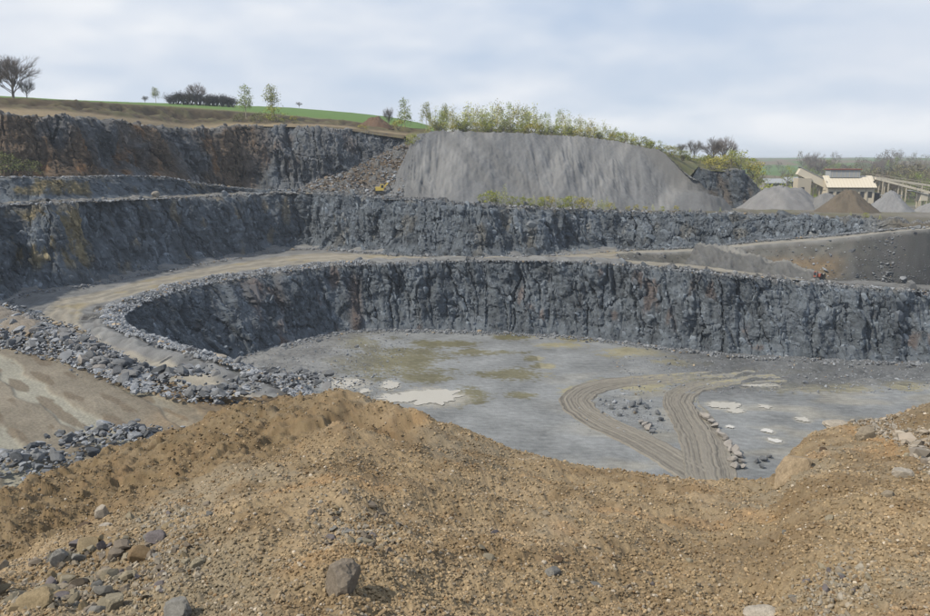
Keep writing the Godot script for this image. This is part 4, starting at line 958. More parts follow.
# ---------------------------------------------------------------- pit floor
func blob(x: float, z: float, l: Array, f: float, grow := 1.15) -> float:
	var best := 0.0
	for q in l:
		var dx: float = (x - q[0]) / (q[2] * grow)
		var dz: float = (z - q[1]) / (q[3] * grow)
		if absf(dx) < 1.6 and absf(dz) < 1.6:
			best = maxf(best, sst(1.05, 0.72, sqrt(dx * dx + dz * dz) + 0.8 * f))
	return best

func pit_y(x: float, z: float) -> float:
	var g := sm.get_noise_2d(x * 0.7, z * 0.7)
	var f := sf.get_noise_2d(x, z)
	var y := 2.0 + 0.05 * g + 0.03 * f
	var left := sst(-14.0, -34.0, x + 4.0 * g)
	y += left * (0.35 + 0.5 * g + 0.18 * f) * sst(-158.0, -150.0, z)
	var near := sst(-112.0, -92.0, z) * sst(6.0, -18.0, x)
	y += near * 1.6
	var band := sst(34.0, 48.0, x + 4.0 * g) * sst(-118.0, -128.0, z + 0.25 * (x - 50.0))
	y += band * (0.28 * sin((z + 0.35 * x) * 1.9 + 3.0 * g) + 0.15 * f + 0.2 * g)
	return y

func pit_floor() -> void:
	var nu := 540
	var nv := 360
	var P := PackedVector3Array()
	var C := PackedColorArray()
	P.resize(nu * nv)
	C.resize(nu * nv)
	for j in nv:
		var z := lerpf(-58.0, -184.0, j / (nv - 1.0))
		for i in nu:
			var x := lerpf(-72.0, 116.0, i / (nu - 1.0))
			var g := sm.get_noise_2d(x * 0.6 + 50.0, z * 0.6)
			var f := sf.get_noise_2d(x + 9.0, z)
			var s := sf.get_noise_2d(x * 0.25 + z * 0.1, z * 1.6)
			var y := pit_y(x, z)
			var pale := blob(x, z, PALE_PUDDLES, 0.5 * f + 0.5 * g, 1.35)
			y -= 0.03 * pale
			P[j * nu + i] = Vector3(x, y, z)
			var l := 1.0 + 0.34 * g + 0.26 * f + 0.26 * s
			var c := Color(0.222, 0.237, 0.248)
			c = mixc(c, Color(0.30, 0.29, 0.25), 0.6 * sst(-0.05, 0.4, sb.get_noise_2d(x * 1.3 + 7.0, z * 2.2)) * sst(-140.0, -128.0, z) * sst(8.0, 24.0, x))
			var ye := blob(x, z, YELLOW_PATCHES, 0.8 * f + 0.9 * g + 0.5 * s + 0.1, 1.45)
			c = mixc(c, Color(0.165, 0.152, 0.080) if x < 14.0 else Color(0.335, 0.31, 0.195), ye * 0.8)
			c = mixc(c, Color(0.14, 0.135, 0.06), 0.7 * ye * sst(-152.0, -162.0, z) * sst(0.0, 0.3, f + 0.2))
			var left := sst(-14.0, -32.0, x + 5.0 * g)
			c = mixc(c, Color(0.20, 0.207, 0.212), left)
			var band := sst(30.0, 46.0, x + 5.0 * g) * sst(-116.0, -127.0, z + 0.25 * (x - 50.0) + 3.0 * s)
			c = mixc(c, Color(0.125, 0.132, 0.140), band * 0.9)
			c = mixc(c, Color(0.37, 0.365, 0.335), pale * 0.9)
			C[j * nu + i] = Color(c.r * l, c.g * l, c.b * l)
	tag(put("quarry_floor", grid_mesh(P, C, nu, nv, true), mats.floor), "flat grey wet floor of the deep pit", "ground", "", "structure")
	for k in PALE_PUDDLES.size():
		var q: Array = PALE_PUDDLES[k]
		var st := new_st()
		var n := 90
		var ring := []
		for i in n:
			var a := i * TAU / n
			var r := 0.92 + 0.55 * sm.get_noise_2d(cos(a) * 5.0 + k * 17.0, sin(a) * 5.0) + 0.4 * sf.get_noise_2d(cos(a) * 2.2 + k * 7.0, sin(a) * 2.2)
			ring.append(Vector3(cos(a) * q[2] * r, 0, sin(a) * q[3] * r))
		for i in n:
			st.set_normal(Vector3.UP)
			st.add_vertex(Vector3.ZERO)
			st.add_vertex(ring[i])
			st.add_vertex(ring[(i + 1) % n])
		var o := put("puddle", st.commit(), mats.puddle)
		o.position = Vector3(q[0], 2.07 + 0.003 * k, q[1])
		tag(o, "pale milky puddle on the pit floor", "puddle", "puddles of the pit floor", "structure")

func track(ctrl: Array, half: float, lift: float, label: String, sd: float) -> void:
	var cn := seg_counts(ctrl, 0.7)
	var L := sample(ctrl, cn)
	var N := outward(L)
	var nu := L.size()
	var nv := 46
	var P := PackedVector3Array()
	var C := PackedColorArray()
	P.resize(nu * nv)
	C.resize(nu * nv)
	for j in nv:
		var w := lerpf(-1.0, 1.0, j / (nv - 1.0))
		for i in nu:
			var e := 1.0 + 0.14 * sm.get_noise_2d(L[i].x * 2.0, L[i].z * 2.0 + signf(w) * 30.0)
			var p := L[i] + N[i] * (w * half * e)
			var f := sf.get_noise_2d(p.x, p.z)
			var wander := w + 0.07 * sm.get_noise_2d(p.x * 1.0 + sd, p.z * 1.0)
			var rut := sf.get_noise_2d(wander * 9.0 + sd, i * 0.012)
			var rut2 := sm.get_noise_2d(wander * 22.0 + sd, i * 0.05)
			var side := sst(1.0, 0.82, absf(w))
			p.y = 2.0 + lift + 0.13 * rut * side + 0.025 * rut2 + 0.12 * sst(0.75, 0.9, absf(w)) * side - 0.3 * (1.0 - side)
			P[j * nu + i] = p
			var l := 1.0 + 0.18 * f + 0.22 * rut + 0.10 * rut2
			var c := mixc(Color(0.235, 0.222, 0.195), Color(0.15, 0.142, 0.128), sst(0.1, 0.45, -rut))
			c = mixc(Color(0.24, 0.238, 0.225), c, sst(0.0, 0.2, side))
			var gone := sst(0.62, 0.95, float(i) / nu + 0.1 * f)
			c = mixc(c, mixc(Color(0.26, 0.265, 0.26), Color(0.335, 0.31, 0.195), sst(0.0, 0.4, f + rut)), gone * 0.9)
			P[j * nu + i].y -= 0.12 * gone * (0.6 + f)
			C[j * nu + i] = Color(c.r * l, c.g * l, c.b * l)
	tag(put("dirt_track", grid_mesh(P, C, nu, nv, true), mats.floor), label, "track", "", "structure")

# ---------------------------------------------------------------- land beyond
func table(t: Array, x: float) -> float:
	if x <= t[0].x:
		return t[0].y
	for i in t.size() - 1:
		if x <= t[i + 1].x:
			return lerpf(t[i].y, t[i + 1].y, (x - t[i].x) / (t[i + 1].x - t[i].x))
	return t[t.size() - 1].y

var rim_d := []
var rim_h := []
const LAND := [Vector2(150, -13.5), Vector2(200, -14.5), Vector2(270, -17.0), Vector2(400, -22.0), Vector2(620, -21.0), Vector2(900, -15.0), Vector2(1400, -6.5), Vector2(2400, -2.0), Vector2(4500, -6.0)]
func land_y(x: float, z: float) -> float:
	var d := -z
	var k := x / d
	var d0 := table(rim_d, k)
	var h := lerpf(table(rim_h, k) - 0.1, table(LAND, d), sst(0.0, 75.0, d - d0))
	h += sb.get_noise_2d(x * 0.25, z * 0.25) * 4.0 * sst(330.0, 700.0, d)
	h += 0.4 * sm.get_noise_2d(x * 0.5, z * 0.5) * sst(190.0, 230.0, d)
	return 40.0 + h

func land() -> void:
	for i in range(7, C2.size()):
		var p: Vector3 = C2[i]
		rim_d.append(Vector2(p.x / -p.z, -p.z))
		rim_h.append(Vector2(p.x / -p.z, p.y - 40.0))
	var nu := 300
	var nv := 110
	var P := PackedVector3Array()
	var C := PackedColorArray()
	for j in nv:
		for i in nu:
			var k := lerpf(-0.95, 1.0, i / (nu - 1.0))
			var d0 := table(rim_d, k) + 3.0
			if k < -0.1:
				d0 = lerpf(d0, 300.0, sst(-0.1, -0.2, k))
			var t := j / (nv - 1.0)
			var d := d0 * pow(4500.0 / d0, t)
			var x := k * d
			P.append(Vector3(x, land_y(x, -d), -d))
			var g := sm.get_noise_2d(x * 0.4, -d * 0.4)
			var f := sf.get_noise_2d(x * 0.5, -d * 0.5)
			var c := mixc(Color(0.19, 0.18, 0.16), Color(0.155, 0.15, 0.095), sst(-0.1, 0.4, g)) * (1.0 + 0.3 * f)
			c = mixc(c, Color(0.12, 0.135, 0.06) * (1.0 + 0.3 * g), sst(285.0, 320.0, d))
			c = mixc(c, Color(0.105, 0.095, 0.06) * (1.0 + 0.5 * f), sst(26.0, 4.0, d - d0 + 10.0 * g) * 0.8)
			var patch := cn1.get_noise_2d(x * 0.035, -d * 0.02)
			var field := Color(0.10, 0.17, 0.05) if patch > -0.1 else Color(0.17, 0.14, 0.09)
			c = mixc(c, field, sst(560.0, 760.0, d))
			C.append(c)
	tag(put("land", grid_mesh(P, C, nu, nv, true), mats.floor), "ground of the quarry yard and the farmland reaching to the horizon", "land", "", "structure")

func cone_pile(called: String, at: Vector3, rx: float, rz: float, tall: float, c0: Color, label: String, sd: float, flat := 0.08) -> void:
	var nu := 72
	var nv := 22
	var P := PackedVector3Array()
	var C := PackedColorArray()
	for j in nv:
		var r := j / (nv - 1.0)
		for i in nu:
			var a := i * TAU / (nu - 1.0)
			var w := 1.0 + 0.16 * sm.get_noise_2d(cos(a) * 5.0 + sd, sin(a) * 5.0)
			var x := cos(a) * r * rx * w
			var z := sin(a) * r * rz * w
			var y := tall * clampf((1.0 - r) / (1.0 - flat), 0.0, 1.02) - 0.6 * r
			y += 0.9 * sm.get_noise_2d(x * 1.3 + sd, z * 1.3) * (1.0 - r * 0.4) + 0.3 * sf.get_noise_2d(x + sd, z) + 0.5 * r * (1.0 - r) * sf.get_noise_2d(a * 5.0 + sd, r)
			P.append(Vector3(x, y, z))
			var l := 1.0 + 0.18 * sf.get_noise_2d(a * 14.0 + sd, r * 3.0) + 0.15 * sm.get_noise_2d(x + sd, z)
			C.append(Color(c0.r * l, c0.g * l, c0.b * l))
	var o := put(called, grid_mesh(P, C, nu, nv, true), mats.grit)
	o.position = at
	tag(o, label, "gravel pile")

# ---------------------------------------------------------------- machines and buildings
func excavator(at: Vector3, turn: float, s: float, paint: Material, label: String) -> void:
	var o := base("excavator", at, turn)
	o.scale = Vector3.ONE * s
	for z in [-0.55, 0.55]:
		var st := new_st()
		box_into(st, Vector3(0, 0.28, z), Vector3(1.7, 0.5, 0.36))
		for x in [-0.85, 0.85]:
			var cy := CylinderMesh.new()
			cy.top_radius = 0.25; cy.bottom_radius = 0.25; cy.height = 0.36; cy.radial_segments = 12
			st.append_from(cy, 0, Transform3D(Basis(Vector3.RIGHT, PI / 2), Vector3(x, 0.28, z)))
		put("crawler_track", st.commit(), mats.dark, o)
	box("turntable", Vector3(0, 0.6, 0), Vector3(0.9, 0.2, 0.9), mats.dark, o)
	box("engine_housing", Vector3(-0.45, 1.05, 0), Vector3(1.1, 0.75, 1.3), paint, o)
	box("counterweight", Vector3(-1.05, 0.95, 0), Vector3(0.3, 0.6, 1.2), mats.dark, o)
	var cab := box("cab", Vector3(0.35, 1.35, 0.38), Vector3(0.75, 1.3, 0.6), paint, o)
	box("window", Vector3(0.05, 0.2, 0.303), Vector3(0.5, 0.6, 0.02), mats.glass, cab)
	box("windscreen", Vector3(0.378, 0.15, 0), Vector3(0.02, 0.8, 0.5), mats.glass, cab)
	beam("boom", Vector3(0.4, 0.95, -0.25), Vector3(1.7, 2.3, -0.25), 0.24, 0.3, paint, o)
	beam("stick", Vector3(1.65, 2.35, -0.25), Vector3(2.3, 0.95, -0.25), 0.2, 0.24, mats.dark, o)
	var bk := new_st()
	box_into(bk, Vector3(2.15, 0.62, -0.25), Vector3(0.5, 0.08, 0.6), Basis(Vector3.BACK, 0.5))
	box_into(bk, Vector3(2.42, 0.78, -0.25), Vector3(0.08, 0.5, 0.6))
	box_into(bk, Vector3(2.2, 0.75, 0.04), Vector3(0.45, 0.35, 0.05))
	box_into(bk, Vector3(2.2, 0.75, -0.54), Vector3(0.45, 0.35, 0.05))
	put("bucket", bk.commit(), mats.dark, o)
	tag(o, label, "excavator")

func plant_buildings() -> void:
	# crushing hall, front towards the pit
	var o := base("crushing_hall", Vector3(131.5, 23.0, -270.0), -0.10)
	box("wall", Vector3(0, 3.3, 0), Vector3(15.4, 6.8, 9.0), mats.beige, o)
	for i in 6:
		box("window", Vector3(-6.4 + i * 2.55, 4.6, 4.51), Vector3(1.25, 2.0, 0.06), mats.dark, o)
		box("pilaster", Vector3(-7.6 + i * 2.55, 3.3, 4.62), Vector3(0.4, 6.6, 0.3), mats.beige2, o)
	var slope := Basis(Vector3.RIGHT, 0.62)
	var rf := box("roof", Vector3(0, 8.9, 2.7), Vector3(16.2, 0.25, 6.6), mats.cream, o, slope)
	for i in 15:
		box("seam", Vector3(-7.6 + i * 1.09, 0.15, 0), Vector3(0.07, 0.06, 6.5), mats.beige2, rf)
	box("roof", Vector3(0, 8.9, -2.7), Vector3(16.2, 0.25, 6.6), mats.beige2, o, Basis(Vector3.RIGHT, -0.62))
	box("gable", Vector3(7.75, 7.6, 0), Vector3(0.25, 3.2, 7.0), mats.dark, o)
	box("gable", Vector3(-7.75, 7.6, 0), Vector3(0.25, 3.2, 7.0), mats.beige2, o)
	var ph := box("penthouse", Vector3(-1.2, 11.6, -1.0), Vector3(9.8, 2.6, 5.0), mats.grey_sheet, o)
	for i in 7:
		box("seam", Vector3(-4.2 + i * 1.4, 0, 2.53), Vector3(0.12, 2.4, 0.06), mats.beige2, ph)
	box("penthouse_roof", Vector3(-1.2, 13.05, -1.0), Vector3(10.6, 0.3, 5.8), mats.rust, o)
	box("side_shed", Vector3(8.9, 2.6, 1.0), Vector3(2.0, 5.2, 5.0), mats.dark, o)
	tag(o, "cream roofed crushing hall with grey rooftop box behind the brown pile", "building")
	# sloping gallery up to the hall from the left
	var g := base("conveyor_gallery", Vector3(120.0, 22.5, -272.0))
	beam("housing", Vector3(-4.6, 13.0, 0), Vector3(4.2, 8.6, 1.0), 2.6, 2.6, mats.cream, g)
	beam("roof", Vector3(-4.7, 14.5, 0), Vector3(4.2, 10.1, 1.0), 3.0, 0.16, mats.grey_sheet, g)
	box("tower", Vector3(-3.0, 5.2, 0.2), Vector3(4.6, 10.6, 4.0), mats.beige2, g)
	box("window", Vector3(-3.6, 6.8, 2.23), Vector3(1.2, 1.4, 0.06), mats.dark, g)
	for x in [0.8, 3.0]:
		box("leg", Vector3(x, 4.0, 0.6), Vector3(0.4, 8.4, 0.4), mats.beige2, g)
	tag(g, "cream covered conveyor gallery sloping down onto the crushing hall", "conveyor")
	# two open conveyors falling away to the right
	for q in [[Vector3(140.2, 33.0, -268.0), Vector3(170.0, 25.4, -266.0), "long cream conveyor sloping down from the hall, the lower of two"], [Vector3(142.0, 33.4, -276.0), Vector3(178.0, 28.4, -278.0), "cream conveyor behind the lower one, reaching farther right"]]:
		var a: Vector3 = q[0]
		var b: Vector3 = q[1]
		var c := base("belt_conveyor", Vector3(a.x, 22.0, a.z))
		var lo := Vector3(0, a.y - 22.0, 0)
		var hi := Vector3(b.x - a.x, b.y - 22.0, b.z - a.z)
		beam("belt_frame", lo, hi, 1.1, 0.7, mats.cream, c)
		beam("handrail", lo + Vector3(0, 1.1, 0.5), hi + Vector3(0, 1.1, 0.5), 0.12, 0.12, mats.beige2, c)
		for k in 5:
			var p := lo.lerp(hi, 0.12 + k * 0.2)
			box("leg", Vector3(p.x, p.y * 0.5 - 0.4, p.z - 0.4), Vector3(0.3, p.y, 0.3), mats.beige2, c)
			box("leg", Vector3(p.x + 0.9, p.y * 0.5 - 0.4, p.z + 0.4), Vector3(0.3, p.y, 0.3), mats.beige2, c)
			for y in 4:
				box("post", p + Vector3(y * 1.4 - 2.0, 0.75 - y * 0.3, 0.5), Vector3(0.1, 0.8, 0.1), mats.beige2, c)
		tag(c, q[2], "conveyor")
	var s := base("control_cabin", Vector3(143.5, 23.0, -263.0), 0.1)
	box("wall", Vector3(0, 2.2, 0), Vector3(4.6, 4.4, 3.6), mats.beige, s)
	box("roof", Vector3(0, 4.5, 0), Vector3(5.2, 0.25, 4.2), mats.grey_sheet, s)
	box("window", Vector3(-1.0, 3.1, 1.82), Vector3(1.4, 1.2, 0.06), mats.dark, s)
	box("door", Vector3(1.2, 2.0, 1.82), Vector3(1.0, 2.4, 0.06), mats.dark, s)
	tag(s, "small beige cabin under the belt conveyors", "building")
	var t := base("hopper_tower", Vector3(153.5, 22.5, -262.0))
	box("bin", Vector3(0, 4.6, 0), Vector3(2.4, 2.6, 2.4), mats.cream, t)
	box("roof", Vector3(-1.5, 6.0, 0), Vector3(6.0, 0.2, 3.0), mats.grey_sheet, t, Basis(Vector3.BACK, -0.25))
	for x in [-1.0, 1.0]:
		for z in [-1.0, 1.0]:
			box("leg", Vector3(x, 1.6, z), Vector3(0.3, 3.4, 0.3), mats.beige2, t)
	tag(t, "cream hopper on four legs at the tip of the grey pile", "hopper")
	var r := base("steel_container", Vector3(123.6, 23.4, -263.0), 0.1)
	box("body", Vector3(0, 1.25, 0), Vector3(4.2, 2.5, 2.4), mats.rust, r)
	for i in 9:
		box("rib", Vector3(-1.9 + i * 0.475, 1.25, 1.23), Vector3(0.12, 2.3, 0.06), mats.rust, r)
	box("lid", Vector3(0, 2.58, 0), Vector3(4.3, 0.12, 2.5), mats.dark, r)
	tag(r, "rust red container at the left foot of the crushing hall", "container")
	# farm buildings beyond
	for q in [[Vector3(180.5, 19.0, -460.0), 12.0, 4.0, "long grey roofed farm building among the far bushes"], [Vector3(199.0, 19.0, -480.0), 9.0, 4.4, "dark gabled barn at the end of the long farm building"], [Vector3(215.0, 18.0, -500.0), 6.0, 3.4, "small low barn right of the dark gabled barn"]]:
		var b := base("barn", q[0], 0.12)
		var w: float = q[1]
		var h: float = q[2]
		box("wall", Vector3(0, h * 0.5 + 1.4, 0), Vector3(w, h + 2.8, 8.0), mats.barn, b)
		box("roof", Vector3(0, h + 3.6, 2.2), Vector3(w + 0.8, 0.25, 5.4), mats.grey_sheet, b, Basis(Vector3.RIGHT, 0.5))
		box("roof", Vector3(0, h + 3.6, -2.2), Vector3(w + 0.8, 0.25, 5.4), mats.grey_sheet, b, Basis(Vector3.RIGHT, -0.5))
		for i in 3:
			box("window", Vector3(-w * 0.3 + i * w * 0.3, h * 0.6 + 1.6, 4.02), Vector3(1.2, 1.2, 0.05), mats.dark, b)
		tag(b, q[3], "barn")

# ---------------------------------------------------------------- sky
func sky_material() -> PanoramaSkyMaterial:
	var w := 1600
	var h := 800
	var n1 := noise("cloud1", FastNoiseLite.TYPE_SIMPLEX_SMOOTH, 0.55, 5, 21)
	var n2 := noise("cloud2", FastNoiseLite.TYPE_SIMPLEX_SMOOTH, 1.7, 5, 5)
	var data := PackedFloat32Array()
	data.resize(w * h * 3)
	var k := 0
	for y in h:
		var el := PI * (0.5 - (y + 0.5) / h)
		var sy := sin(el)
		var cy := cos(el)
		if el < -0.02:
			for x in w:
				data[k] = 0.42; data[k + 1] = 0.44; data[k + 2] = 0.45
				k += 3
			continue
		var hz := pow(1.0 - clampf(sy, 0.0, 1.0), 5.0)
		var blue := Color(0.36, 0.48, 0.68).lerp(Color(0.62, 0.69, 0.77), hz)
		var s := 1.0 / (maxf(sy, 0.0) + 0.22)
		for x in w:
			var az := TAU * ((x + 0.5) / w - 0.5)
			var dx := sin(az) * cy * s
			var dz := -cos(az) * cy * s
			var a := n1.get_noise_3d(dx, dz, sy * 2.0)
			var b := n2.get_noise_3d(dx, dz, sy * 3.0)
			var cover := clampf(0.58 + 1.15 * a + 0.5 * b, 0.0, 1.0)
			var thick := clampf(0.5 + 1.3 * n1.get_noise_3d(dx + 9.0, dz + 3.0, sy * 2.0) + 0.5 * b, 0.0, 1.0)
			var cr := lerpf(0.66, 0.83, thick)
			var cg := lerpf(0.71, 0.85, thick)
			var cb := lerpf(0.79, 0.88, thick)
			data[k] = lerpf(blue.r, cr, cover)
			data[k + 1] = lerpf(blue.g, cg, cover)
			data[k + 2] = lerpf(blue.b, cb, cover)
			k += 3
	var im := Image.create_from_data(w, h, false, Image.FORMAT_RGBF, data.to_byte_array())
	var m := PanoramaSkyMaterial.new()
	m.panorama = ImageTexture.create_from_image(im)
	return m

# ---------------------------------------------------------------- scene
func _ready() -> void:
	rng.seed = 7
	var cam := Camera3D.new()
	cam.name = "camera"
	cam.fov = 43.4
	cam.near = 0.1
	cam.far = 8000.0
	add_child(cam)
	cam.position = Vector3(0, 40, 0)
	cam.rotation_degrees = Vector3(-11, 0, 0)
	cam.current = true
	var env := Environment.new()
	env.background_mode = Environment.BG_SKY
	env.sky = Sky.new()
	env.sky.sky_material = sky_material()
	env.tonemap_mode = Environment.TONE_MAPPER_LINEAR
	env.tonemap_exposure = 1.1
	env.sdfgi_enabled = true
	env.ssao_enabled = true
	env.ssil_enabled = true
	env.fog_enabled = true
	env.fog_density = 0.00022
	env.fog_light_color = Color(0.82, 0.87, 0.93)
	var we := WorldEnvironment.new()
	we.name = "environment"
	we.environment = env
	add_child(we)
	var sun := DirectionalLight3D.new()
	sun.name = "sun"
	sun.light_energy = 1.55
	sun.light_color = Color(1.0, 0.95, 0.87)
	sun.light_angular_distance = 2.0
	sun.shadow_enabled = true
	add_child(sun)
	sun.rotation_degrees = Vector3(-46, -66, 0)

	var S := FastNoiseLite.TYPE_SIMPLEX_SMOOTH
	cn1 = noise("cn1", FastNoiseLite.TYPE_CELLULAR, 0.22, 1, 3)
	cd1 = noise("cd1", FastNoiseLite.TYPE_CELLULAR, 0.22, 1, 3)
	cd1.cellular_return_type = FastNoiseLite.RETURN_DISTANCE2_SUB
	cm1 = angular("cm1", 0.24, 31)
	cm2 = angular("cm2", 0.6, 32)
	cm3 = angular("cm3", 1.3, 33)
	cn2 = noise("cn2", FastNoiseLite.TYPE_CELLULAR, 0.55, 1, 4)
	cn3 = noise("cn3", FastNoiseLite.TYPE_CELLULAR, 1.25, 1, 5)
	sb = noise("sb", S, 0.035, 3, 6)
	sm = noise("sm", S, 0.16, 3, 7)
	sf = noise("sf", S, 0.9, 3, 8, 0.6)
	sc = noise("sc", S, 0.11, 2, 9)
	ss = noise("ss", S, 0.045, 3, 10)
	fa = noise("fa", S, 0.5, 3, 11)
	fb = noise("fb", S, 3.0, 4, 12, 0.6)
	fc = noise("fc", S, 16.0, 3, 13, 0.65)

	var speck := noise("speck", S, 0.05, 5, 14, 0.75)
	var crack := noise("crack", FastNoiseLite.TYPE_CELLULAR, 0.045, 3, 15, 0.6)
	crack.cellular_return_type = FastNoiseLite.RETURN_DISTANCE2_SUB
	var t_speck := gray_texture(speck, 0.70, 1.0)
	var t_bump := gray_texture(noise("bump", S, 0.04, 5, 16, 0.7), 0.0, 1.0)
	var t_crack := gray_texture(crack, 0.0, 1.0)
	mats.stone_tex = gray_texture(noise("st", S, 0.02, 6, 17, 0.75), 0.62, 1.0)
	mats.rock = earth_mat(t_speck, t_crack, 5.0, 14.0, 0.85)
	mats.dirt = earth_mat(t_speck, t_bump, 0.7, 0.6)
	mats.floor = earth_mat(t_speck, null, 6.0, 0.0, 0.85)
	mats.grit = earth_mat(t_speck, t_bump, 5.0, 8.0)
	mats.scatter = tinted(0.9)
	mats.puddle = plain(Color(0.40, 0.395, 0.37), 0.05)
	mats.bark = plain(Color(0.13, 0.12, 0.105), 0.9)
	mats.pale_bark = plain(Color(0.27, 0.25, 0.20), 0.9)
	mats.leaf = tinted(0.85)
	mats.leaf.backlight = Color(0.35, 0.35, 0.35)
	mats.dark = plain(Color(0.035, 0.037, 0.04), 0.6)
	mats.glass = plain(Color(0.03, 0.04, 0.05), 0.1)
	mats.beige = plain(Color(0.42, 0.39, 0.32), 0.85)
	mats.beige2 = plain(Color(0.38, 0.35, 0.29), 0.85)
	mats.cream = plain(Color(0.47, 0.44, 0.37), 0.8)
	mats.grey_sheet = plain(Color(0.25, 0.27, 0.29), 0.7)
	mats.rust = plain(Color(0.17, 0.06, 0.045), 0.8)
	mats.barn = plain(Color(0.20, 0.19, 0.19), 0.9)
	mats.yellow = plain(Color(0.55, 0.42, 0.10), 0.6)
	mats.orange = plain(Color(0.26, 0.07, 0.04), 0.7)

	for i in 10:
		rocks.append(rock_shape(1, 11, 100 + i, Vector3(1.35, 1.35, 1.35), 0.08, 0.38, 0.72))
		pebble_shapes.append(rock_shape(0, 4, 200 + i, Vector3(1, 1, 1), 0.2))

	for i in 3:
		blocks.append(rock_shape(1, 10, 400 + i, Vector3(1.5, 1.5, 1.5), 0.06, 0.36, 0.66))
	# ---- rock walls and benches
	var n1 := seg_counts(C1, 0.22)
	var rim1 := cliff("lower_wall", T1, C1, n1, 64, 1, 1.0, 3.5, "lowest blue-grey rock wall round the deep pit")
	var T2w := T2.slice(5)
	var n2 := seg_counts(C2, 0.24)
	var rim2 := cliff("middle_wall", T2w, C2, n2, 54, 2, 1.0, 5.0, "middle blue-grey rock wall above the haul road")
	var n2b := seg_counts(C2B, 0.35)
	cliff("ledge_wall", T2B, C2B, n2b, 20, 2, 0.6, 4.0, "low rock ledge wall on the left, under the brown wall")
	var n3 := seg_counts(C3, 0.33)
	cliff("upper_wall", T3, C3, n3, 50, 3, 1.0, 3.0, "highest rock wall, stained brown and rust on its left half")
	cliff("yard_wall", T4, C4, seg_counts(C4, 0.5), 26, 4, 0.9, 8.0, "small dark rock face beside the spoil heap")
	var nb := seg_counts(C1, 0.8)
	sheet("haul_road", [inset(C1, 2.3), LE, RE, T2], nb, [16, 22, 16], 0, mats.floor, "bench with the pale haul road winding round the pit", "road")
	var U := [Vector3(-106.0, 30.6, -146.0), Vector3(-93.0, 30.8, -152.0), Vector3(-83.5, 31.0, -155.0), Vector3(-73.0, 30.6, -178.0), Vector3(-66.5, 30.5, -189.0), Vector3(-55.0, 30.5, -209.0), Vector3(-44.0, 30.4, -213.0), Vector3(-33.0, 30.2, -207.0)]
	var U2 := []
	for i in T2B.size():
		U2.append(T2B[i] + Vector3(-2.0, 0.2, -3.0))
	sheet("upper_bench", [U, U2], seg_counts(U, 0.8), [14], 1, mats.floor, "narrow rubble-strewn bench on top of the middle wall", "ground")
	var C2Bb := []
	var T3b := []
	for i in C2B.size():
		C2Bb.append(C2B[i])
		T3b.append(T3[i] + Vector3(-2.0, 0.1, -2.5))
	sheet("ledge_bench", [inset(C2B, 1.8), T3b], seg_counts(C2Bb, 0.8), [14], 1, mats.floor, "narrow bench at the foot of the brown wall", "ground")
	var S3 := []
	for i in C3.size():
		S3.append(S2[i] * Vector3(1.4, 1, 1.35))
	sheet("field", [inset(C3, 2.2), S0, S1, S2, S3], seg_counts(C3, 1.0), [5, 26, 40, 6], 2, mats.floor, "overburden bank and green field above the highest wall", "field")
	var PTb := []
	for i in PT.size():
		PTb.append(PT[i] + Vector3(0, -0.3, -8.0))
	var PBl := []
	for i in PB.size():
		PBl.append(PB[i] + Vector3(0, -0.6, 0))
	var heap: Array = sheet("spoil_heap", [PBl, PT, PTb], seg_counts(PB, 0.35), [70, 6], 6, mats.grit, "huge blue-grey heap of crushed stone", "spoil heap")
	var PTr := []
	var RGb := []
	for i in PT.size():
		PTr.append(PT[i] + Vector3(0, -0.4, -1.5))
		RGb.append(RG[i] + Vector3(8.0, -20.0, -60.0))
	sheet("ridge", [PTr, RG, RGb], seg_counts(RG, 1.2), [18, 12], 3, mats.floor, "wooded ridge behind the heap of crushed stone", "hill")
	var YH := []
	var YB := []
	var YC := []
	for i in C4.size():
		YC.append(C4[i] + Vector3(0, -0.2, -2.0))
		YH.append(C4[i] + Vector3(4.0, [2.0, 3.0, 3.0, 2.0, -1.0][i], -18.0))
		YB.append(C4[i] + Vector3(10.0, -17.0, -60.0))
	sheet("knoll", [YC, YH, YB], seg_counts(C4, 1.2), [14, 12], 3, mats.floor, "brushy knoll above the small dark rock face", "hill")
	sheet("rubble_slope", [TALUS_LOW, TALUS_TOP], seg_counts(TALUS_TOP, 0.4), [48], 4, mats.rock, "brown rubble slope between the highest wall and the heap", "slope", false)
	var BT := []
	var BN := []
	var BO := []
	for i in BERM_FOOT.size():
		BN.append(BERM_FOOT[i] * Vector3(0.48, 0, 0.48) + Vector3(0, BERM_FOOT[i].y - 0.4, 0))
		BT.append(BERM_TOP[i] - Vector3(0, [0.5, 0.7, 1.4, 1.6, 1.2, 0.7, 0.4, 0.3, 0.0][i], 0))
		BO.append(BERM_TOP[i] * Vector3(1.35, 0, 1.35) + Vector3(0, 13.0, 0))
	sheet("platform", [BN, BERM_FOOT, BT, BO], seg_counts(BERM_TOP, 0.16), [90, 30, 14], 5, mats.floor, "tracked grey-brown platform with a rubble berm below the viewpoint", "ground")
	land()
	pit_floor()
	track(TRACK_A, 3.0, 0.10, "wide muddy vehicle track looping round on the pit floor", 3.0)
	track(TRACK_B, 2.6, 0.16, "muddy vehicle track crossing the pit floor straight towards the viewpoint", 40.0)
	track(TRACK_C, 2.2, 0.06, "fainter outer vehicle track on the pit floor", 80.0)
	near_ground()

	# ---- spur beside the ramp
	var sa := []
	var SP := []
	var sl := []
	for i in SPUR.size():
		SP.append(SPUR[i] + Vector3(0, 1.3, 0))
		sa.append(SPUR[i] + Vector3(-4.5, -2.6, 5.0))
		sl.append(SPUR[i] + Vector3(3.0, -1.6, -3.0))
	var spt := []
	for i in SPUR.size():
		spt.append(SPUR[i] + Vector3(1.8, 1.25, -2.0))
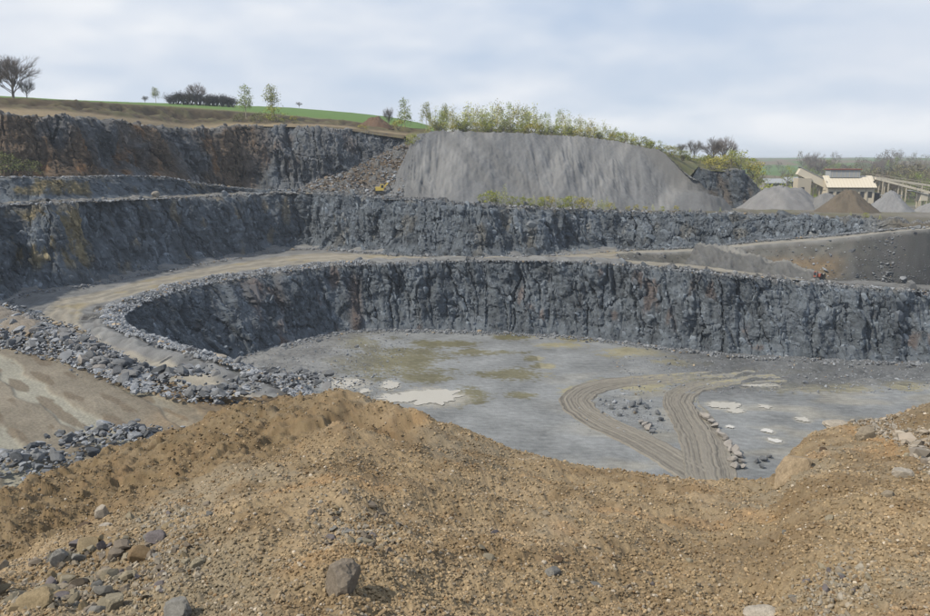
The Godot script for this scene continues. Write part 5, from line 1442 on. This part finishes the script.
	sheet("ramp_spur", [sa, SP, spt, sl], seg_counts(SPUR, 0.5), [12, 4, 6], 7, mats.floor, "grey spur ramp running down beside the climbing road", "road")

	# ---- gravel piles in the yard
	cone_pile("gravel_pile", Vector3(92.0, 25.8, -226.0), 13.5, 11.0, 5.6, Color(0.235, 0.24, 0.25), "light grey gravel pile beside the small dark rock face", 3.0, 0.38)
	cone_pile("gravel_pile", Vector3(103.0, 25.5, -222.0), 9.0, 8.0, 4.2, Color(0.20, 0.205, 0.21), "lower grey gravel pile leaning on the light grey one", 13.0, 0.2)
	cone_pile("gravel_pile", Vector3(99.6, 25.4, -203.0), 10.0, 8.0, 6.2, Color(0.145, 0.125, 0.10), "dark brown gravel pile in front of the crushing hall", 23.0, 0.12)
	cone_pile("gravel_pile", Vector3(118.0, 24.6, -216.0), 8.5, 8.0, 6.4, Color(0.24, 0.25, 0.265), "blue-grey gravel pile right of the dark brown pile", 33.0, 0.05)
	cone_pile("gravel_pile", Vector3(68.5, 26.0, -212.0), 4.5, 3.5, 2.6, Color(0.15, 0.155, 0.16), "small dark gravel mound at the right foot of the spoil heap", 43.0, 0.3)
	cone_pile("gravel_pile", Vector3(129.5, 24.6, -213.0), 9.0, 7.0, 3.6, Color(0.25, 0.255, 0.265), "low grey gravel pile at the right edge under the conveyors", 53.0, 0.2)
	cone_pile("earth_heap", Vector3(-29.0, 49.5, -255.0), 6.0, 5.0, 3.2, Color(0.155, 0.105, 0.075), "reddish brown dome of earth at the edge of the field", 63.0, 0.3)
	plant_buildings()
	excavator(Vector3(-22.4, 30.6, -206.5), 0.15, 1.25, mats.yellow, "yellow excavator at the foot of the spoil heap")
	excavator(Vector3(71.6, 15.6, -155.6), -2.2, 0.85, mats.orange, "red and black excavator at the end of the spur ramp")

	stones()
	vegetation()
	number_rows()

# things standing side by side in a row are told apart by their place in it
func number_rows() -> void:
	var rows := {"shrubs of the dark hedge": "dark bare shrub of the hedge on the field", "shrubs on the middle rim": "small yellow-green shrub on the rim below the spoil heap", "bushes on the knoll": "yellow-green bush on the knoll above the small dark rock face", "bushes behind the yard": "green bush between the gravel piles and the crushing hall", "rocks in the row by the track": "pale rock in the row along the straight track", "bushes on the ridge": "low bush under the ridge saplings", "trees on the far skyline": "small tree along the far skyline", "trees beyond the plant": "tree of the brown wood beyond the conveyors", "saplings on the ridge": "slim sapling on the ridge above the heap"}
	for gr in rows:
		var l := []
		for n in get_children():
			if n.has_meta("group") and n.get_meta("group") == gr:
				l.append(n)
		l.sort_custom(func(a, b): return a.position.x / -a.position.z < b.position.x / -b.position.z)
		for i in l.size():
			var k := i + 1
			var e := "th"
			if k % 100 < 11 or k % 100 > 13:
				e = ["th", "st", "nd", "rd", "th", "th", "th", "th", "th", "th"][k % 10]
			l[i].set_meta("label", "%s, %d%s from the left" % [rows[gr], k, e])

func line_scatter(L: PackedVector3Array, from: float, to: float, n: int, side: float, smin: float, smax: float, T: Array, colours: Array, sink := 0.15) -> void:
	for i in n:
		var k := clampi(int(lerpf(from, to, rng.randf()) * (L.size() - 1)), 0, L.size() - 1)
		var s := smin * pow(smax / smin, pow(rng.randf(), 2.0))
		T.append(turned(L[k] + Vector3(rng.randfn() * side, rng.randf_range(-0.1, 0.25) * s + sink, rng.randfn() * side), rand_size(s)))
		colours.append(blue_rock())

func on_line(ctrl: Array, t: float) -> Vector3:
	var x := clampf(t, 0.0, 0.9999) * (ctrl.size() - 1)
	var i := int(x)
	return ctrl[i].lerp(ctrl[i + 1], x - i)

func stones() -> void:
	var big := []
	for i in 6:
		big.append(rock_shape(3, 9, 300 + i, Vector3.ONE, 0.10))
	# single stones of the near dirt
	for k in STONES.size():
		var q: Array = STONES[k]
		var o := put("stone", big[k % 6], stone_mat(q[4]))
		var y := ground_at(q[0], q[1])
		var b := Basis(Vector3.UP, rng.randf_range(-0.6, 0.6)) * Basis(Vector3.BACK, rng.randf_range(-0.15, 0.15))
		o.transform = Transform3D(b * Basis.from_scale(Vector3(q[2] * 1.12, q[3] * 1.2, q[2] * 1.0)), Vector3(q[0], y + q[3] * 0.28, q[1]))
		if q[4] == 15:
			o.transform = Transform3D(Basis(Vector3.UP, 0.5) * Basis(Vector3.BACK, -0.62) * Basis.from_scale(Vector3(0.22, q[3] * 1.15, 0.42)), Vector3(q[0] + 0.05, y + 0.06, q[1]))
		tag(o, q[5], "stone")
	var names := [" stone of the gravel spill at the lower left", " stone along the right edge of the gravel spill", " stone in the thin trail above the gravel spill", " stone in the gravelly patch above the lone boulder", " stone in the gravelly patch at the lower right", " stone in the gully of the earth mound", " loose stone on the crumbly dirt"]
	for c in CLUSTERS.size():
		var q: Array = CLUSTERS[c]
		for i in int(q[5] * 0.8):
			var e := clampf(rng.randfn() * 0.5, -1.0, 1.0)
			var d: float = lerpf(q[3], q[4], e) if e > 0.0 else lerpf(q[3], q[2], -e)
			if c == 0:
				d = lerpf(q[2], q[4], rng.randf())
			var k: float = q[0] + clampf(rng.randfn() * 0.5, -1.0, 1.0) * q[1] * 1.05
			if c == 5:
				k = 0.655 - 0.10 * (d / brow(k).x - 0.55) / 0.4 + rng.randfn() * 0.012
			var x := k * d
			var px := rng.randf_range(5.0, 9.0) if c != 0 else 6.0 + 12.0 * pow(rng.randf(), 2.0)
			if c == 5:
				px = rng.randf_range(3.5, 8.0)
			var s := px * d * 1.06 / 774.0
			var mi: int = [5, 6, 1, 6, 7, 0, 0, 3][rng.randi() % 8]
			var look: String = ("larger " if px > 9.0 else ("smaller " if px < 6.5 else "mid-sized ")) + {5: "grey", 6: "olive-tan", 1: "grey-tan", 7: "tan", 0: "brown-grey", 3: "purple-grey"}[mi]
			single("small_stone", rocks[rng.randi() % 10], Vector3(x, ground_at(x, -d) + s * 0.22, -d), rand_size(s * 1.15), mi, look + names[c], "%s stones of patch %d" % [look, c + 1])
	# fine gravel
	for v in 9:
		var T := []
		var cl := []
		for i in 14000:
			var k := rng.randf_range(-0.72, 0.72)
			var bw := brow(k)
			var d := exp(lerpf(log(2.0), log(bw.x), rng.randf()))
			var x := k * d
			var dens := fa.get_noise_2d(x * 0.9 + 15.0, -d * 0.9) + 0.35 * fb.get_noise_2d(x * 0.5, -d * 0.5)
			dens += 0.5 * sst(0.48, 0.3, d / bw.x) * sst(-0.2, -0.35, k) + 0.35 * sst(0.55, 0.35, d / bw.x)
			if dens < rng.randf_range(-0.8, 0.5):
				continue
			var s := 0.0115 * exp(absf(rng.randfn()) * 0.66) * (0.75 + 0.06 * d)
			s = minf(s, 0.021 + 0.003 * d)
			T.append(turned(Vector3(x, ground_y(x, -d, bw) + s * 0.12, -d), rand_size(s)))
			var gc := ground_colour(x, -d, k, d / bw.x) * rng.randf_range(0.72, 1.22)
			cl.append(gc if rng.randf() < 0.72 else earth_stone())
		scatter("gravel", pebble_shapes[v], T, cl, "fine brown and grey gravel strewn over the near dirt", mats.scatter, "gravel")
	# coarser gravel of the spill at the lower left and of the patch above the boulder
	var Ts := []
	var cs := []
	for i in 3600:
		var q: Array = CLUSTERS[[0, 0, 0, 1, 1, 2, 3, 4][i % 8]]
		var k: float = q[0] + clampf(rng.randfn() * 0.55, -1.4, 1.2) * q[1]
		var e := clampf(rng.randfn() * 0.55, -1.2, 1.2)
		var d: float = lerpf(q[3], q[4], e) if e > 0.0 else lerpf(q[3], q[2], -e)
		var s := 0.013 * exp(absf(rng.randfn()) * 0.5) * (0.6 + 0.1 * d)
		Ts.append(turned(Vector3(k * d, ground_at(k * d, -d) + s * 0.2, -d), rand_size(s)))
		cs.append(earth_stone().lerp(Color(0.25, 0.24, 0.21) * rng.randf_range(0.7, 1.3), 0.65))
	scatter("gravel", rocks[8], Ts, cs, "coarse grey-brown gravel of the spill at the lower left", mats.scatter, "gravel")
	# gully grit
	var T3 := []
	var c3 := []
	for i in 2200:
		var r := rng.randf_range(0.5, 1.0)
		var k := 0.655 - 0.10 * (r - 0.55) / 0.4 + (rng.randfn() * 0.014 if i % 3 else absf(rng.randfn()) * 0.06)
		var bw := brow(k)
		var d := r * bw.x
		var s := 0.022 * exp(absf(rng.randfn()) * 0.75)
		T3.append(turned(Vector3(k * d, ground_y(k * d, -d, bw) + s * 0.2, -d), rand_size(s)))
		c3.append(earth_stone().lerp(Color(0.27, 0.265, 0.25) * rng.randf_range(0.5, 1.5), 0.6 if i % 3 else 0.25))
	scatter("gravel", pebble_shapes[6], T3, c3, "grey grit along the gully of the earth mound", mats.scatter, "gravel")

	# rubble berm of the platform: the larger rocks one by one
	for i in 170:
		var t := 0.05 + 0.40 * rng.randf()
		var w := rng.randf()
		var p := on_line(BERM_FOOT, t).lerp(on_line(BERM_TOP, t), w)
		var s := 0.28 + 0.55 * pow(rng.randf(), 2.0)
		var mi: int = [9, 10, 11, 11, 10, 14][rng.randi() % 6]
		var look: String = ("large " if s > 0.55 else ("small " if s < 0.36 else "mid-sized ")) + {9: "dark grey", 10: "blue-grey", 11: "light grey", 14: "whitish"}[mi] + " rock"
		var place: String = "at the left end" if t < 0.17 else ("in the middle" if t < 0.32 else "towards the right end")
		single("berm_rock", rocks[rng.randi() % 10], p + Vector3(rng.randfn() * 0.3, 0.16 - 1.25 * w + 0.35 * sin(w * PI), rng.randfn() * 0.3), rand_size(s), mi, "%s %s of the long berm" % [look, place], "%ss %s of the long berm" % [look, place], "rock")
	var spots := [[Vector3(-15.3, 28.3, -41.0), 18, 0.8, " in the small heap on the brown end of the berm"], [Vector3(-12.6, 27.9, -38.6), 26, 0.9, " spilling off the platform's brown end"], [Vector3(-9.6, 27.9, -41.0), 26, 1.3, " heaped behind the brown brow"], [Vector3(-14.6, 28.3, -31.2), 34, 1.1, " heaped on the near corner of the platform"], [Vector3(-17.4, 28.1, -29.0), 30, 1.2, " at the near left edge of the platform"]]
	for k in spots.size():
		for i in spots[k][1]:
			var r: float = spots[k][2]
			var off := Vector3(rng.randfn() * r * (1.3 if k > 1 else 0.8), 0, rng.randfn() * r * 0.55)
			var s := 0.25 + 0.4 * pow(rng.randf(), 1.7)
			var up := maxf(0.0, 0.55 - off.length() / r * 0.35) if k > 1 else 0.25
			var mi: int = [9, 10, 10, 11, 12][rng.randi() % 5] if k != 3 else [9, 12, 12, 10][rng.randi() % 4]
			var look: String = ("large " if s > 0.45 else ("small " if s < 0.3 else "mid-sized ")) + {9: "dark grey", 10: "blue-grey", 11: "light grey", 12: "blackish"}[mi] + " rock"
			single("berm_rock", rocks[rng.randi() % 10], spots[k][0] + off + Vector3(0, up * rng.randf() + 0.1, 0), rand_size(s), mi, look + spots[k][3], "%ss of heap %d" % [look, k + 1], "rock")
	var T := []
	var cl := []
	for i in 9000:
		var t := rng.randf_range(0.0, 0.47) if rng.randf() < 0.93 else rng.randf_range(0.4, 0.85)
		var w := rng.randf_range(-0.08, 1.15)
		var p := on_line(BERM_FOOT, t).lerp(on_line(BERM_TOP, t), w)
		var s := 0.10 * exp(absf(rng.randfn()) * 0.6)
		T.append(turned(p + Vector3(rng.randfn() * 0.3, 0.10 - 1.25 * minf(w, 1.0) + 0.35 * sin(clampf(w, 0.0, 1.0) * PI) * sst(0.5, 0.2, t), rng.randfn() * 0.3), rand_size(s)))
		cl.append(blue_rock() * 1.1 if rng.randf() < 0.92 else Color(0.24, 0.205, 0.155) * rng.randf_range(0.7, 1.2))
	for k in spots.size():
		for i in 320:
			var rr: float = spots[k][2]
			var off := Vector3(rng.randfn() * rr * (1.3 if k > 1 else 0.8), 0, rng.randfn() * rr * 0.6)
			var s := 0.09 * exp(absf(rng.randfn()) * 0.6)
			T.append(turned(spots[k][0] + off + Vector3(0, (maxf(0.0, 0.5 - off.length() / rr * 0.3) * rng.randf() + 0.05) if k > 1 else 0.2, 0), rand_size(s)))
			cl.append(blue_rock())
	scatter("rubble", rocks[2], T, cl, "small rubble of the berm beside the tracked platform", mats.scatter)
	# windrow of rocks on the rim of the lowest wall
	T = []
	cl = []
	var L1 := sample(C1, seg_counts(C1, 0.5))
	for i in 7500:
		var k := int(pow(rng.randf(), 1.0) * 0.52 * (L1.size() - 1))
		var bk := rng.randf_range(0.3, 6.5 if k > 155 else 3.4)
		var nrm := Vector3(-(L1[mini(k + 6, L1.size() - 1)] - L1[maxi(k - 6, 0)]).z, 0, (L1[mini(k + 6, L1.size() - 1)] - L1[maxi(k - 6, 0)]).x).normalized()
		var s := 0.22 * exp(absf(rng.randfn()) * 0.5)
		var w := L1[k] - nrm * bk
		w.y += windrow(bk, sm.get_noise_2d(w.x, w.z)) + 0.1
		T.append(turned(w, rand_size(s)))
		cl.append(blue_rock() * 1.15)
	line_scatter(L1, 0.5, 1.0, 1300, 1.0, 0.15, 0.6, T, cl, 0.25)
	scatter("rubble", rocks[4], T, cl, "rubble along the rim of the lowest wall", mats.scatter)
	# fallen rock at the feet of the walls
	T = []
	cl = []
	var F1 := sample(T1, seg_counts(T1, 0.5))
	var NF := outward(F1)
	for i in 5000:
		var k := rng.randi() % F1.size()
		var s := 0.2 * exp(absf(rng.randfn()) * 0.6)
		var p := F1[k] + NF[k] * (1.2 + absf(rng.randfn()) * 1.6)
		T.append(turned(Vector3(p.x, 2.1 + s * 0.1, p.z), rand_size(s)))
		cl.append(blue_rock() * 0.9)
	var F2 := sample(T2.slice(5), seg_counts(T2.slice(5), 0.5))
	var N2 := outward(F2)
	for i in 3500:
		var k := rng.randi() % F2.size()
		var s := 0.18 * exp(absf(rng.randfn()) * 0.6)
		T.append(turned(F2[k] + N2[k] * (1.0 + absf(rng.randfn()) * 1.5) + Vector3(0, 0.25, 0), rand_size(s)))
		cl.append(blue_rock() * 0.9)
	scatter("rubble", rocks[5], T, cl, "fallen rock along the feet of the walls", mats.scatter)
	# rubble on the upper rims and the brown slope
	T = []
	cl = []
	line_scatter(sample(C2, seg_counts(C2, 0.5)), 0.0, 0.84, 1400, 1.2, 0.15, 0.7, T, cl, 0.2)
	line_scatter(sample(C2B, seg_counts(C2B, 0.5)), 0.0, 1.0, 900, 0.8, 0.2, 0.7, T, cl, 0.15)
	for i in 1600:
		var t := rng.randf()
		var p := on_line(TALUS_LOW, t).lerp(on_line(TALUS_TOP, t), rng.randf())
		var s := 0.25 * exp(absf(rng.randfn()) * 0.65)
		T.append(turned(p + Vector3(0, 0.4, 0), rand_size(s)))
		cl.append(blue_rock() if rng.randf() < 0.55 else Color(0.17, 0.14, 0.11) * rng.randf_range(0.6, 1.4))
	for i in 2600:
		var t := rng.randf_range(0.71, 1.0)
		var y := rng.randf()
		var p := on_line(LE, t).lerp(on_line(RE, t), y)
		p.y += lift_paint(0, p, t * 21.0, 1.0 + y)[0]
		var s := 0.09 * exp(absf(rng.randfn()) * 0.65) * (1.7 if t > 0.84 and t < 0.92 else 1.0)
		T.append(turned(p, rand_size(s)))
		cl.append(blue_rock() * (0.75 if rng.randf() < 0.6 else 1.2))
	scatter("rubble", rocks[7], T, cl, "rubble on the upper rims and the brown slope", mats.scatter)
	# gravel on the pit floor
	T = []
	cl = []
	for i in 6000:
		var x := rng.randf_range(-46.0, -12.0)
		var z := rng.randf_range(-165.0, -92.0)
		if rng.randf() < 0.35:
			x = rng.randf_range(28.0, 95.0)
			z = rng.randf_range(-146.0, -122.0)
		elif rng.randf() < 0.12:
			x = 24.5 + rng.randfn() * 3.2
			z = -113.0 + rng.randfn() * 4.5
		var s := 0.12 * exp(absf(rng.randfn()) * 0.55)
		T.append(turned(Vector3(x, pit_y(x, z) + s * 0.15, z), rand_size(s)))
		cl.append(blue_rock())
	scatter("gravel", rocks[1], T, cl, "grey gravel strewn over the pit floor", mats.scatter, "gravel")
	for k in PIT_ROCKS.size():
		var q: Array = PIT_ROCKS[k]
		var lb := "one of the pale rocks in the row along the straight track"
		var gr := "rocks in the row by the track"
		if k >= 15 and k < 29:
			lb = "one of the rocks on the dark island inside the looping track"
			gr = "rocks inside the track loop"
		elif k >= 29:
			lb = "one of the dark rocks at the foot of the earth mound"
			gr = "rocks by the earth mound"
		single("pit_rock", rocks[k % 10], Vector3(q[0], 2.1 + q[2] * 0.25, q[1]), Vector3(q[2], q[2] * 0.8, q[2]) * rng.randf_range(0.9, 1.15), 14 if k < 18 else [9, 10][k % 2], lb, gr, "rock")
	single("boulder", big[2], Vector3(-29.9, 15.9, -91.8), Vector3(1.8, 1.2, 1.5), 2, "lone white boulder at the bend of the haul road's rim", "", "boulder")
	single("boulder", big[3], Vector3(-72.9, 31.4, -184.0), Vector3(1.9, 1.9, 1.6), 2, "pale blocky boulder on the bench above the middle wall", "", "boulder")
	single("boulder", big[4], Vector3(-27.6, 35.6, -226.0), Vector3(1.8, 1.4, 1.5), 2, "pale boulder on the brown rubble slope above the yellow excavator", "", "boulder")

func vegetation() -> void:
	var ygreen := Color(0.33, 0.36, 0.11)
	make_kit("bare_a", "bare", Color(0.13, 0.115, 0.105), 1)
	make_kit("bare_b", "bare", Color(0.145, 0.12, 0.105), 2)
	make_kit("bare_c", "bare", Color(0.12, 0.11, 0.10), 3)
	make_kit("dark_shrub_a", "shrub", Color(0.055, 0.052, 0.055), 4)
	make_kit("dark_shrub_b", "shrub", Color(0.065, 0.060, 0.058), 5)
	make_kit("birch_a", "birch", Color(0.20, 0.245, 0.075), 6)
	make_kit("birch_b", "birch", Color(0.23, 0.25, 0.11), 7)
	make_kit("slim_a", "slim", ygreen, 8)
	make_kit("slim_b", "slim", Color(0.29, 0.34, 0.115), 9)
	make_kit("slim_c", "slim", Color(0.33, 0.32, 0.13), 10)
	make_kit("leafy_a", "leafy", Color(0.16, 0.21, 0.055), 11)
	make_kit("leafy_b", "leafy", Color(0.24, 0.27, 0.08), 12)
	make_kit("bush_a", "bush", Color(0.21, 0.235, 0.05), 13)
	make_kit("bush_b", "bush", Color(0.27, 0.25, 0.06), 14)
	make_kit("bush_c", "bush", Color(0.13, 0.145, 0.06), 15)
	make_kit("wood_a", "leafy", Color(0.125, 0.105, 0.085), 16)
	make_kit("wood_b", "leafy", Color(0.145, 0.135, 0.08), 17)

	for q in VEG:
		plant(q[0], q[1], Vector3(q[2], q[3] + (0.7 if q[8] == "bush" else 0.1), q[4]), q[5], q[6], q[7], q[8], q[9])
	for k in SAPLINGS.size():
		var q: Array = SAPLINGS[k]
		plant("sapling", ["slim_a", "slim_b", "slim_c"][q[4]], Vector3(q[0], q[1] - 0.3, q[2]), q[3], rng.randf_range(0.8, 1.3), "one of the slim yellow-green saplings crowded along the ridge above the heap", "sapling", "saplings on the ridge")
	for k in CREST_SHRUBS.size():
		var q: Array = CREST_SHRUBS[k]
		plant("shrub", ["bush_a", "bush_b", "slim_a"][q[4]], Vector3(q[0], q[1] + 0.6, q[2]), q[3] * 1.5, rng.randf_range(0.8, 1.2), "one of the small yellow-green shrubs on the rim below the spoil heap", "shrub", "shrubs on the middle rim")
	for k in RIDGE_BUSHES.size():
		var q: Array = RIDGE_BUSHES[k]
		plant("shrub", ["bush_a", "bush_b", "bush_c"][q[4]], Vector3(q[0], q[1] + 0.3, q[2]), q[3] * 1.2, rng.randf_range(1.0, 1.6), "one of the low bushes under the ridge saplings", "shrub", "bushes on the ridge")
	for k in KNOLL_BUSHES.size():
		var q: Array = KNOLL_BUSHES[k]
		plant("bush", ["bush_a", "bush_b", "leafy_b"][q[4]], Vector3(q[0], q[1] + 0.4, q[2]), q[3] * 1.15, rng.randf_range(0.9, 1.3), "one of the yellow-green bushes on the knoll above the small dark rock face", "bush", "bushes on the knoll")
	for k in YARD_BUSHES.size():
		var q: Array = YARD_BUSHES[k]
		plant("bush", ["leafy_b", "bush_a", "leafy_a"][q[4]], Vector3(q[0], land_y(q[0], q[2]) - 0.3, q[2]), q[3], rng.randf_range(0.8, 1.3), "one of the green bushes between the gravel piles and the crushing hall", "bush", "bushes behind the yard")
	for k in FAR_TREES.size():
		var q: Array = FAR_TREES[k]
		plant("far_tree", ["wood_a", "wood_b", "bare_b", "bare_c", "leafy_a"][q[4]], Vector3(q[0], land_y(q[0], q[2]) - 0.5, q[2]), q[3], rng.randf_range(0.8, 1.2), "one of the trees of the brown wood beyond the conveyors", "tree", "trees beyond the plant")
	for k in LINE_TREES.size():
		var q: Array = LINE_TREES[k]
		plant("far_tree", ["wood_a", "bare_b", "leafy_a", "wood_b"][q[4]], Vector3(q[0], land_y(q[0], q[2]) - 1.0, q[2]), q[3], rng.randf_range(0.7, 1.1), "one of the small trees standing along the far skyline", "tree", "trees on the far skyline")
